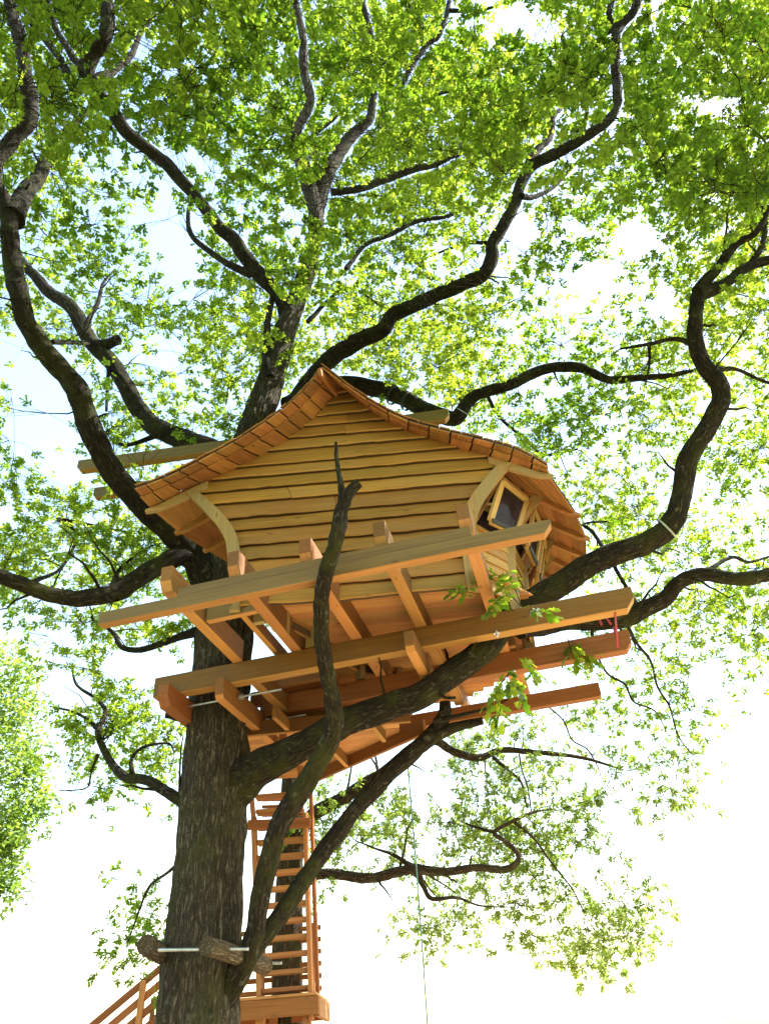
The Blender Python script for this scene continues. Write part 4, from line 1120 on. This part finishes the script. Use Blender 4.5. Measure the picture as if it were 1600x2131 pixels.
ARR = np.array(NODES)
NP_, NR_, NT_ = ARR[:, :3], ARR[:, 3], ARR[:, 4].astype(int)
LIMBZ = np.full((560, 420), 1e9)               # nearest thick limb over a coarse view grid
def raster_limbs():
    for path in PATHS:
        d = np.linalg.norm(np.diff(path[:, :3], axis=0), axis=1); s_ = np.concatenate([[0], np.cumsum(d)])
        ss = np.linspace(0, s_[-1], max(3, int(s_[-1] / 0.05)))
        pp = np.stack([np.interp(ss, s_, path[:, k]) for k in range(4)], 1)
        q = proj_np(pp[:, :3]); w = pp[:, 3] / q[:, 2] * F_PX
        for (u, v, z), ww in zip(q, w):
            if ww < 4.0 or z < 0.5: continue
            R = (ww * 1.02 + 2) / 4.0
            cu, cv = u / 4.0, v / 4.0
            x0, x1 = int(max(0, cu - R)), int(min(419, cu + R)) + 1; y0, y1 = int(max(0, cv - R)), int(min(559, cv + R)) + 1
            if x1 <= x0 or y1 <= y0: continue
            yy, xx = np.mgrid[y0:y1, x0:x1]
            m_ = (xx - cu) ** 2 + (yy - cv) ** 2 < R * R
            blk = LIMBZ[y0:y1, x0:x1]; blk[m_] = np.minimum(blk[m_], z)
raster_limbs()
def hides_limb(p):
    q = proj_np(p)
    iu = (q[:, 0] / 4).astype(int); iv = (q[:, 1] / 4).astype(int)
    ok = (iu >= 0) & (iu < 420) & (iv >= 0) & (iv < 560)
    out = np.zeros(len(p), bool)
    lz = LIMBZ[iv[ok], iu[ok]]
    out[ok] = (lz < 1e8) & (q[ok, 2] < lz + 0.05)
    return out

def sample_spots(n):
    """candidate spray positions in the crown, thinned by how leafy that part of the crown is"""
    out = []
    tot = 0
    while tot < n:
        u = rng.uniform(-420, 2020, 6000); v = rng.uniform(-420, 2060, 6000)
        inside = (u > -10) & (u < 1610) & (v > -10)
        d = density(np.clip(u, 0, 1600), np.clip(v, 0, 2131)) / 2.3
        d *= np.where(inside, gap_factor(u, v), np.where(v < 1250, 0.45, 0.0))
        d = np.where((u < 118) & (v > 1310), 0, d)       # that corner is the farther tree
        keep = rng.random(6000) < d
        u, v = u[keep], v[keep]
        lo, hi = dist_range(u, v)
        t = (lo ** 3 + (hi ** 3 - lo ** 3) * rng.random(len(u)) ** 1.15) ** (1 / 3)
        D = np.stack([(u - CX) / F_PX, (v - CY) / F_PX, np.ones_like(u)], 1) @ RM.T
        D /= np.linalg.norm(D, axis=1)[:, None]
        p = D * t[:, None] + np.array([0, 0, CAM_H])
        ok = ~(in_poly(u, v, HOUSE) & (t < 13.5))
        ok &= p[:, 2] > 1.2
        ok &= rng.random(len(p)) < np.clip([0.62 + 1.2 * noise.noise(tuple(x_ * 0.42)) for x_ in p], 0.12, 1) + 0.7 * ((v > 1380) & (u < 430)) + 0.3 * (v > 1500)      # denser and thinner masses
        p = p[ok]
        out.append(p); tot += len(p)
    return np.concatenate(out)[:n]

# --- sprays: sub-branches grown from the limbs to spots in the crown
class Twigs:
    def __init__(s): s.v = []; s.f = []; s.n = 0
    def add(s, path, sides=4):
        path = np.asarray(path, float); n = len(path)
        T = np.gradient(path[:, :3], axis=0); T /= np.linalg.norm(T, axis=1)[:, None] + 1e-9
        a = np.cross(T, (0.31, 0.17, 0.93)); a /= np.linalg.norm(a, axis=1)[:, None] + 1e-9
        b = np.cross(T, a)
        ang = np.arange(sides) * 2 * math.pi / sides
        V = path[:, None, :3] + path[:, None, 3:4] * (np.cos(ang)[None, :, None] * a[:, None] + np.sin(ang)[None, :, None] * b[:, None])
        s.v.append(V.reshape(-1, 3))
        i = np.arange(n - 1)[:, None] * sides; k = np.arange(sides)[None]
        k2 = (k + 1) % sides
        s.f.append(np.stack([i + k, i + k2, i + sides + k2, i + sides + k], 2).reshape(-1, 4) + s.n)
        s.n += n * sides
    def build(s, name, mat, parent):
        V = np.concatenate(s.v); Fc = np.concatenate(s.f)
        me = fast_mesh(name, V, Fc)
        a = me.attributes.new('bark', 'FLOAT_VECTOR', 'POINT'); a.data.foreach_set('vector', V.astype(np.float32).ravel())
        o = link(name, me, mat, parent); o['kind'] = 'stuff'; return o
def fast_mesh(name, V, Fc, tint=None):
    me = bpy.data.meshes.new(name)
    nv, nf, k = len(V), len(Fc), Fc.shape[1]
    me.vertices.add(nv); me.vertices.foreach_set('co', np.ascontiguousarray(V, np.float32).ravel())
    me.loops.add(nf * k); me.loops.foreach_set('vertex_index', np.ascontiguousarray(Fc, np.int32).ravel())
    me.polygons.add(nf); me.polygons.foreach_set('loop_start', np.arange(0, nf * k, k, dtype=np.int32))
    me.polygons.foreach_set('loop_total', np.full(nf, k, np.int32))
    me.update(calc_edges=True)
    if tint is not None:
        a = me.attributes.new('tint', 'FLOAT', 'POINT'); a.data.foreach_set('value', np.ascontiguousarray(tint, np.float32))
    return me
# leaf shapes: x along the midrib, y across, z cupping
def leaf_shape(full=True):
    if full:
        half = [(0.15, 0.07), (0.33, 0.21), (0.43, 0.12), (0.60, 0.28), (0.71, 0.16), (0.87, 0.19)]
        V = [(0, 0, 0), (0.36, 0, 0.015), (0.66, 0, 0.0), (1.0, 0, -0.07)]
        for s in (1, -1):
            V += [(x, y * s, 0.16 * y - 0.05 * x * x) for x, y in half]
        T = []
        for o, fl in ((4, False), (10, True)):
            t = [(0, o, 1), (o, o + 1, 1), (o + 1, o + 2, 1), (1, o + 2, 2), (o + 2, o + 3, 2), (o + 3, o + 4, 2), (2, o + 4, 3), (o + 4, o + 5, 3)]
            T += [(a, c, b) if fl else (a, b, c) for a, b, c in t]
    else:
        V = [(0, 0, 0), (0.30, 0.17, 0.02), (0.45, 0.11, 0), (0.68, 0.27, 0.02), (1, 0, -0.06), (0.68, -0.27, 0.02), (0.45, -0.11, 0), (0.30, -0.17, 0.02)]
        T = [(0, 2, 1), (0, 6, 2), (0, 7, 6), (2, 6, 4), (2, 4, 3), (6, 5, 4)]
    return np.array(V, float), np.array(T, int)
LF, LS = leaf_shape(True), leaf_shape(False)
LK = (np.array([(0, 0, 0), (0.62, 0.27, 0.03), (1, 0, -0.07), (0.55, -0.25, 0.03)], float), np.array([(0, 3, 1), (3, 2, 1)], int))
def leaves_mesh(name, pos, dirv, nrm, size, tint, shape):
    V0, T0 = shape
    n = len(pos)
    x = dirv / np.linalg.norm(dirv, axis=1)[:, None]
    z = nrm - x * (nrm * x).sum(1)[:, None]; z /= np.linalg.norm(z, axis=1)[:, None] + 1e-9
    y = np.cross(z, x)
    V = pos[:, None] + size[:, None, None] * (V0[None, :, 0:1] * x[:, None] + V0[None, :, 1:2] * y[:, None] + V0[None, :, 2:3] * z[:, None])
    Fc = T0[None] + (np.arange(n) * len(V0))[:, None, None]
    return fast_mesh(name, V.reshape(-1, 3), Fc.reshape(-1, 3), np.repeat(tint, len(V0)))

def grow(spots, tree_id, twigs, per=(8, 13), spread=0.56, leaf=(0.054, 0.092), nleaf=(14, 22), tintbase=None):
    """returns leaf arrays"""
    sel = NT_ == tree_id
    pts = list(map(tuple, NP_[sel])); rad = list(NR_[sel])
    P_ = np.array(pts); R_ = np.array(rad)
    # nearest first
    dd = np.array([np.min(((P_ - s) ** 2).sum(1)) for s in spots])
    order = np.argsort(dd)
    cap = len(P_) + len(spots) * 6
    A = np.zeros((cap, 3)); AR = np.zeros(cap); A[:len(P_)] = P_; AR[:len(P_)] = R_; m = len(P_)
    LP, LD, LN, LZ, LT = [], [], [], [], []
    for oi_ in order:
        s = spots[oi_]
        d2 = ((A[:m] - s) ** 2).sum(1)
        # prefer a join a little below the spot so that the spray rises
        cost = d2 + 0.6 * np.maximum(0, A[:m, 2] - s[2])
        near_ = np.argpartition(cost, min(24, m - 1))[:24]
        near_ = near_[np.argsort(cost[near_])]
        mp_ = proj_np((A[near_] + s) / 2)
        gf_ = np.where((mp_[:, 0] > 0) & (mp_[:, 0] < 1600) & (mp_[:, 1] > 0), gap_factor(mp_[:, 0], mp_[:, 1]), 1.0)
        good = near_[gf_ > 0.5]
        if len(good) == 0: continue
        j = int(good[0]); a = A[j]; dist = math.sqrt(d2[j])
        if dist > 2.5: continue
        r0 = min(AR[j] * 0.6, 0.007 + 0.009 * dist); r0 = max(r0, 0.0045)
        n = max(3, int(dist / 0.25)); n = min(n, 9)
        t = np.linspace(0, 1, n + 1)[:, None]
        side = rng.normal(0, 0.13 * dist, 3)
        path = a * (1 - t) + s * t + side * (4 * t * (1 - t)) * 0.5 + rng.normal(0, 0.035, (n + 1, 3)) * np.minimum(1, 4 * t * (1 - t) + 0.0)
        rr = r0 * (1 - t[:, 0]) + 0.0035 * t[:, 0]
        k = rng.integers(*per)
        offp = rng.normal(0, 1, (k, 3)) * np.array([spread, spread, spread * 0.5]) * 0.62
        ends = s + offp
        base_t = rng.uniform(0.55, 1.0, k)
        tb_ = rng.random()
        # the sky gaps stay open
        pr = proj_np(ends)
        inside = (pr[:, 0] > 0) & (pr[:, 0] < 1600) & (pr[:, 1] > 0) & (pr[:, 1] < 2131)
        gfac = np.where(inside, gap_factor(pr[:, 0], pr[:, 1]), 1.0)
        dn = density(np.clip(pr[:, 0], 0, 1600), np.clip(pr[:, 1], 0, 2131))
        okk = (rng.random(k) < gfac) & (~inside | (rng.random(k) < np.clip(dn / 0.5, 0, 1)))
        dcam = np.linalg.norm(ends - np.array([0, 0, CAM_H]), axis=1)
        okk &= ~(in_poly(pr[:, 0], pr[:, 1], HOUSE) & (dcam < 13.0))
        if okk.sum() < 3: continue
        twigs.add(np.concatenate([path, rr[:, None]], 1))
        for q in (n // 3, 2 * n // 3, n):
            if m < cap: A[m] = path[q]; AR[m] = rr[q]; m += 1
        for e, bt, g_ in zip(ends, base_t, okk):
            if not g_: continue
            b0 = path[min(n, int(bt * n))]
            mid = (b0 + e) / 2 + rng.normal(0, 0.04, 3)
            twigs.add(np.array([[*b0, 0.0034], [*mid, 0.0028], [*e, 0.0016]]), 3)
            ax = e - mid; ax /= np.linalg.norm(ax) + 1e-9
            nl = rng.integers(*nleaf)
            ang = np.arange(nl) * 2.4 + rng.uniform(0, 6)
            upv = np.array([0, 0, 1.0])
            s1 = np.cross(ax, upv); s1 /= np.linalg.norm(s1) + 1e-6
            s2 = np.cross(s1, ax)
            back = rng.uniform(0, 0.13, nl)
            pos = e - ax * back[:, None] + rng.normal(0, 0.012, (nl, 3))
            dirs = ax * rng.uniform(0.25, 0.9, nl)[:, None] + (np.cos(ang)[:, None] * s1 + np.sin(ang)[:, None] * s2 * 0.6) + upv * rng.normal(-0.10, 0.22, nl)[:, None]
            nr = upv + rng.normal(0, 0.42, (nl, 3))
            LP.append(pos); LD.append(dirs); LN.append(nr); LZ.append(rng.uniform(leaf[0], leaf[1], nl))
            far_ = (np.linalg.norm(e - np.array([0, 0, CAM_H])) - 9.0) / 8.0
            low_ = 0.5 + 0.9 * noise.noise((e[0] * 0.5, e[1] * 0.5, e[2] * 0.5))
            LT.append(np.clip(0.28 * far_ + 0.50 * low_ + 0.12 * tb_ + 0.24 * rng.random(nl) - 0.02, 0, 1))
    return [np.concatenate(x) for x in (LP, LD, LN, LZ, LT)]

spots = sample_spots(2700)
pr = proj_np(spots)
is2 = (pr[:, 0] > 560) & (pr[:, 1] > 1560) | ((pr[:, 0] > 880) & (pr[:, 0] < 1280) & (pr[:, 1] > 1480))
tw = Twigs(); tw2 = Twigs()
# unseen crown above, beside and behind the viewpoint, added to cut sky light
q = rng.uniform(-1, 1, (9000, 3)); q = q[(np.linalg.norm(q, axis=1) < 1) & (np.linalg.norm(q, axis=1) > 0.45)]
q = q * np.array([11.0, 10.5, 7.5]) + np.array([-0.8, 8.0, 14.0])
pq = proj_np(q)
away = (pq[:, 2] < 0.5) | (pq[:, 0] < -380) | (pq[:, 0] > 1980) | (pq[:, 1] < -380)
q = q[away & (q[:, 2] > 8.5) & (q[:, 0] < 4.0)][:520]
shade_skirt = rng.uniform(0, 1, (5200, 3)) * np.array([24, 5.0, 9.5]) + np.array([-13, -6.0, 3.0])   # unseen leaf curtain added behind the viewpoint to darken the cabin front
pq = proj_np(shade_skirt)
q = np.concatenate([q, shade_skirt[((pq[:, 2] < -0.5) | (pq[:, 1] < -420)) & (np.linalg.norm(shade_skirt - np.array([0, 0, CAM_H]), axis=1) > 3.5)][:800]])
for path, par in SHOOTS:                        # short side shoots and broken stubs along the limbs
    for i in rng.integers(len(path) // 6, len(path) - 2, max(4, len(path) // 9)):
        c_, r_ = path[i, :3], path[i, 3]
        t_ = path[i + 1, :3] - path[i - 1, :3]; t_ /= np.linalg.norm(t_) + 1e-9
        d_ = np.cross(t_, rng.normal(0, 1, 3)); d_ /= np.linalg.norm(d_) + 1e-9
        d_ = d_ + t_ * rng.uniform(0.1, 0.9) + np.array([0, 0, 0.25]); d_ /= np.linalg.norm(d_)
        ln = rng.uniform(0.10, 0.30) if rng.random() < 0.35 else rng.uniform(0.4, 1.1)
        rs = min(0.32 * r_, 0.022); re_ = rs * 0.7 if ln < 0.3 else 0.004
        n_ = 6; tt_ = np.linspace(0, 1, n_)[:, None]
        pth = c_ + d_ * (r_ * 0.6 + ln * tt_) + rng.normal(0, 0.05 * ln, (n_, 3)) * tt_
        (tw if par is oak else tw2).add(np.concatenate([pth, rs * (1 - tt_) + re_ * tt_], 1), 6)
A1 = grow(spots[~is2], 0, tw)
A2 = grow(spots[is2], 1, tw2, leaf=(0.058, 0.095))
# whole sprays of that added shading foliage, coarser
kq = 16
QP = (q[:, None] + rng.normal(0, 1, (len(q), kq, 3)) * np.array([0.5, 0.5, 0.28])).reshape(-1, 3)
nq = len(QP)
AQ = [QP, rng.normal(0, 1, (nq, 3)) * np.array([1, 1, 0.4]), np.array([0, 0, 1.0]) + rng.normal(0, 0.45, (nq, 3)), rng.uniform(0.18, 0.26, nq), rng.random(nq)]
shade_crown = link('crown', leaves_mesh('crown', *AQ, LS), M['leaf'], oak); shade_crown['kind'] = 'stuff'  # unseen oak foliage, added to keep sky light off the cabin
def filt(A, keep): return [x[keep] for x in A]
_d = A1[1] / np.linalg.norm(A1[1], axis=1)[:, None]
_c = A1[0] + _d * (A1[3] * 0.5)[:, None]; _e = A1[0] + _d * (A1[3] * 0.9)[:, None]
clump = np.sin(_c[:, 0] * 1.9 + 1) * np.sin(_c[:, 1] * 2.3 + 2) * np.sin(_c[:, 2] * 2.1) > 0.66     # a few sprays do hang in front of limbs
_q = proj_np(_c)
for (a_, b_, ra_, rb_) in [(625, 540, 75, 95), (640, 330, 40, 50), (150, 300, 60, 60), (205, 200, 50, 40), (1215, 110, 60, 60), (700, 600, 60, 40), (425, 420, 35, 40), (1500, 600, 60, 50), (760, 130, 30, 60)]:
    clump |= ((_q[:, 0] - a_) / ra_) ** 2 + ((_q[:, 1] - b_) / rb_) ** 2 < 1
hid = (hides_limb(_c) | hides_limb(_e)) & ~clump
A1 = filt(A1, ~hid)
near = np.linalg.norm(A1[0] - np.array([0, 0, CAM_H]), axis=1)
pj = proj_np(A1[0])
vis = (pj[:, 0] > 0) & (pj[:, 0] < 1600) & (pj[:, 1] > 0) & (pj[:, 1] < 2131)
cand = np.where(vis)[0]
big = cand[np.argsort(near[cand])][:60]
single = filt(A1, big)
rest = np.ones(len(near), bool); rest[big] = False
A1 = filt(A1, rest); near = near[rest]
crown = link('crown', leaves_mesh('crown', *filt(A1, near < 9.5), LF), M['leaf'], oak); crown['kind'] = 'stuff'
crown_b = link('crown', leaves_mesh('crown', *filt(A1, (near >= 9.5) & (near < 11.6)), LS), M['leaf'], oak); crown_b['kind'] = 'stuff'
crown_c = link('crown', leaves_mesh('crown', *filt(A1, near >= 11.6), LK), M['leaf'], oak); crown_c['kind'] = 'stuff'
tw.build('twigs', B2_, oak)
c2 = link('crown', leaves_mesh('crown', *A2, LS), M['leaf2'], oak2); c2['kind'] = 'stuff'
tw2.build('twigs', M['bark2'], oak2)

# --- leaves that show singly: the sprays hanging in front of the platform, and the nearest of the crown
leaf_meshes = []
for i in range(6):
    V0, T0 = LF
    V1 = V0.copy(); V1[:, 2] += 0.05 * np.sin(V1[:, 0] * 5 + i) + 0.1 * (i - 2.5) / 2.5 * V1[:, 1] ** 2
    V1[:, 1] *= 0.85 + 0.06 * i
    me = fast_mesh('leaf', V1, T0, np.full(len(V1), 0.12 + 0.13 * i))
    me.materials.append(M['leaf']); leaf_meshes.append(me)
def leaf_obj(pos, d, nrm, size, parent):
    x = Vector(d).normalized(); z = Vector(nrm); z = (z - x * z.dot(x)).normalized(); y = z.cross(x)
    mw = Matrix(((x.x * size, y.x * size, z.x * size, pos[0]), (x.y * size, y.y * size, z.y * size, pos[1]), (x.z * size, y.z * size, z.z * size, pos[2]), (0, 0, 0, 1)))
    link('leaf', random.choice(leaf_meshes), None, parent, mw)
for q in zip(*single[:4]): leaf_obj(*q, oak)
twn = Twigs()
SPR = [((1085, 1262, 7.6), (1060, 1205, 7.0), 10), ((1085, 1262, 7.6), (1000, 1190, 6.9), 9), ((1070, 1270, 7.6), (940, 1225, 6.8), 9), ((1075, 1275, 7.6), (1025, 1262, 6.9), 10), ((1085, 1262, 7.6), (1045, 1240, 6.9), 9),
       ((1100, 1270, 7.3), (1130, 1278, 7.0), 7),
       ((1060, 1400, 7.6), (1055, 1440, 7.4), 8), ((1060, 1400, 7.6), (1020, 1475, 7.4), 9), ((1060, 1420, 7.6), (1035, 1505, 7.3), 9), ((1060, 1420, 7.6), (1090, 1455, 7.5), 8), ((1090, 1380, 7.7), (1110, 1400, 7.6), 8),
       ((1180, 1330, 8.2), (1200, 1390, 8.3), 9), ((380, 1318, 9.5), (365, 1300, 8.9), 9), ((370, 1318, 9.5), (335, 1318, 8.8), 9), ((380, 1315, 9.5), (390, 1285, 9.0), 8), ((1180, 1330, 8.2), (1235, 1380, 8.4), 8)]
for (ua, ub, n) in SPR:
    a = np.array(PY(*ua)); b = np.array(PY(*ub)); m_ = (a + b) / 2 + np.array([0, 0, 0.06])
    twn.add(np.array([[*a, .006], [*m_, .005], [*b, .003]]))
    ax = (b - m_); ax /= np.linalg.norm(ax)
    s1 = np.cross(ax, (0, 0, 1.0)); s1 /= np.linalg.norm(s1)
    for i in range(int(n * 1.65)):
        ang = i * 2.4
        d = ax * random.uniform(0.3, 1.0) + s1 * math.cos(ang) * 1.0 + np.array([0, 0, -0.35 + 0.5 * math.sin(ang)])
        leaf_obj(b - ax * random.uniform(0, 0.30) + np.array([random.gauss(0, .03) for _ in range(3)]), d, np.array([random.gauss(0, .5), random.gauss(-.2, .5), 1.0]), random.uniform(0.13, 0.20), oak)
twn.build('twigs', B2_, oak)

# ================================================================== farther tree at the left edge
far = thing('broadleaf_tree', 'pale green leafy tree farther off at the left edge of the picture', 'tree', (-17.5, 22.0, 0))
ft = Twigs()
NODES2 = []
base = np.array([-17.5, 22.0, 0])
tr_path = catmull([(-17.5, 22.0, -0.2, 0.34), (-17.4, 22.0, 3, 0.28), (-17.6, 22.1, 7, 0.22), (-17.3, 22.0, 11, 0.12), (-17.2, 22.0, 14, 0.04)], 8)
link('trunk', tube_mesh(tr_path, 20, 0.06, 3.0, True, 0.15), M['bark2'], far)
fs_pts = []
cen = np.array([-17.3, 22.0, 8.6])
blobs = [(*PY(u, v, y), r) for (u, v, y, r) in [(20, 1400, 22, 1.2), (40, 1480, 22.5, 1.0), (0, 1540, 22, 1.3), (45, 1600, 22, 0.95), (60, 1665, 22.3, 0.9), (20, 1690, 22, 1.1), (15, 1760, 22, 0.8), (10, 1850, 22, 0.7), (-40, 1790, 22, 1.1), (-120, 1600, 22, 2.2), (-120, 1450, 22, 2.0), (-80, 1360, 23, 1.5)]] + [(-17.3, 22, 12.5, 2.0), (-17.5, 21, 8.5, 2.4)]
BL = []
for (x, y, z, r) in blobs:
    k = int(56 * r)
    d = rng.normal(0, 1, (k, 3)); d /= np.linalg.norm(d, axis=1)[:, None]
    BL.append(np.array([x, y, z]) + d * (r * rng.random((k, 1)) ** 0.45))
    j = int(np.argmin(abs(tr_path[:, 2] - z + 1.0)))
    s_ = tr_path[j, :3]; e_ = np.array([x, y, z])
    t_ = np.linspace(0, 1, 7)[:, None]
    pth = s_ * (1 - t_) + e_ * t_ + np.array([0, 0, -0.4]) * (4 * t_ * (1 - t_))
    ft.add(np.concatenate([pth, (0.07 * (1 - t_) + 0.015)], 1), 6)
BL = np.concatenate(BL)
LP, LD, LN, LZ, LT = [], [], [], [], []
for e in BL:
    nl = 13
    LP.append(e + rng.normal(0, 0.16, (nl, 3))); LD.append(rng.normal(0, 1, (nl, 3)) * np.array([1, 1, 0.5]))
    LN.append(np.array([0, 0, 1.0]) + rng.normal(0, 0.5, (nl, 3))); LZ.append(rng.uniform(0.15, 0.24, nl)); LT.append(np.clip(0.10 + 0.6 * noise.noise(tuple(e * 0.9)) + rng.uniform(0, 0.4, nl), 0, 1))
cf = link('crown', leaves_mesh('crown', *[np.concatenate(x) for x in (LP, LD, LN, LZ, LT)], LS), M['leaf2'], far); cf['kind'] = 'stuff'
ft.build('twigs', M['bark2'], far)
print('leaves', len(A1[0]), len(A2[0]), sum(map(len, LP)), 'spots', len(spots))
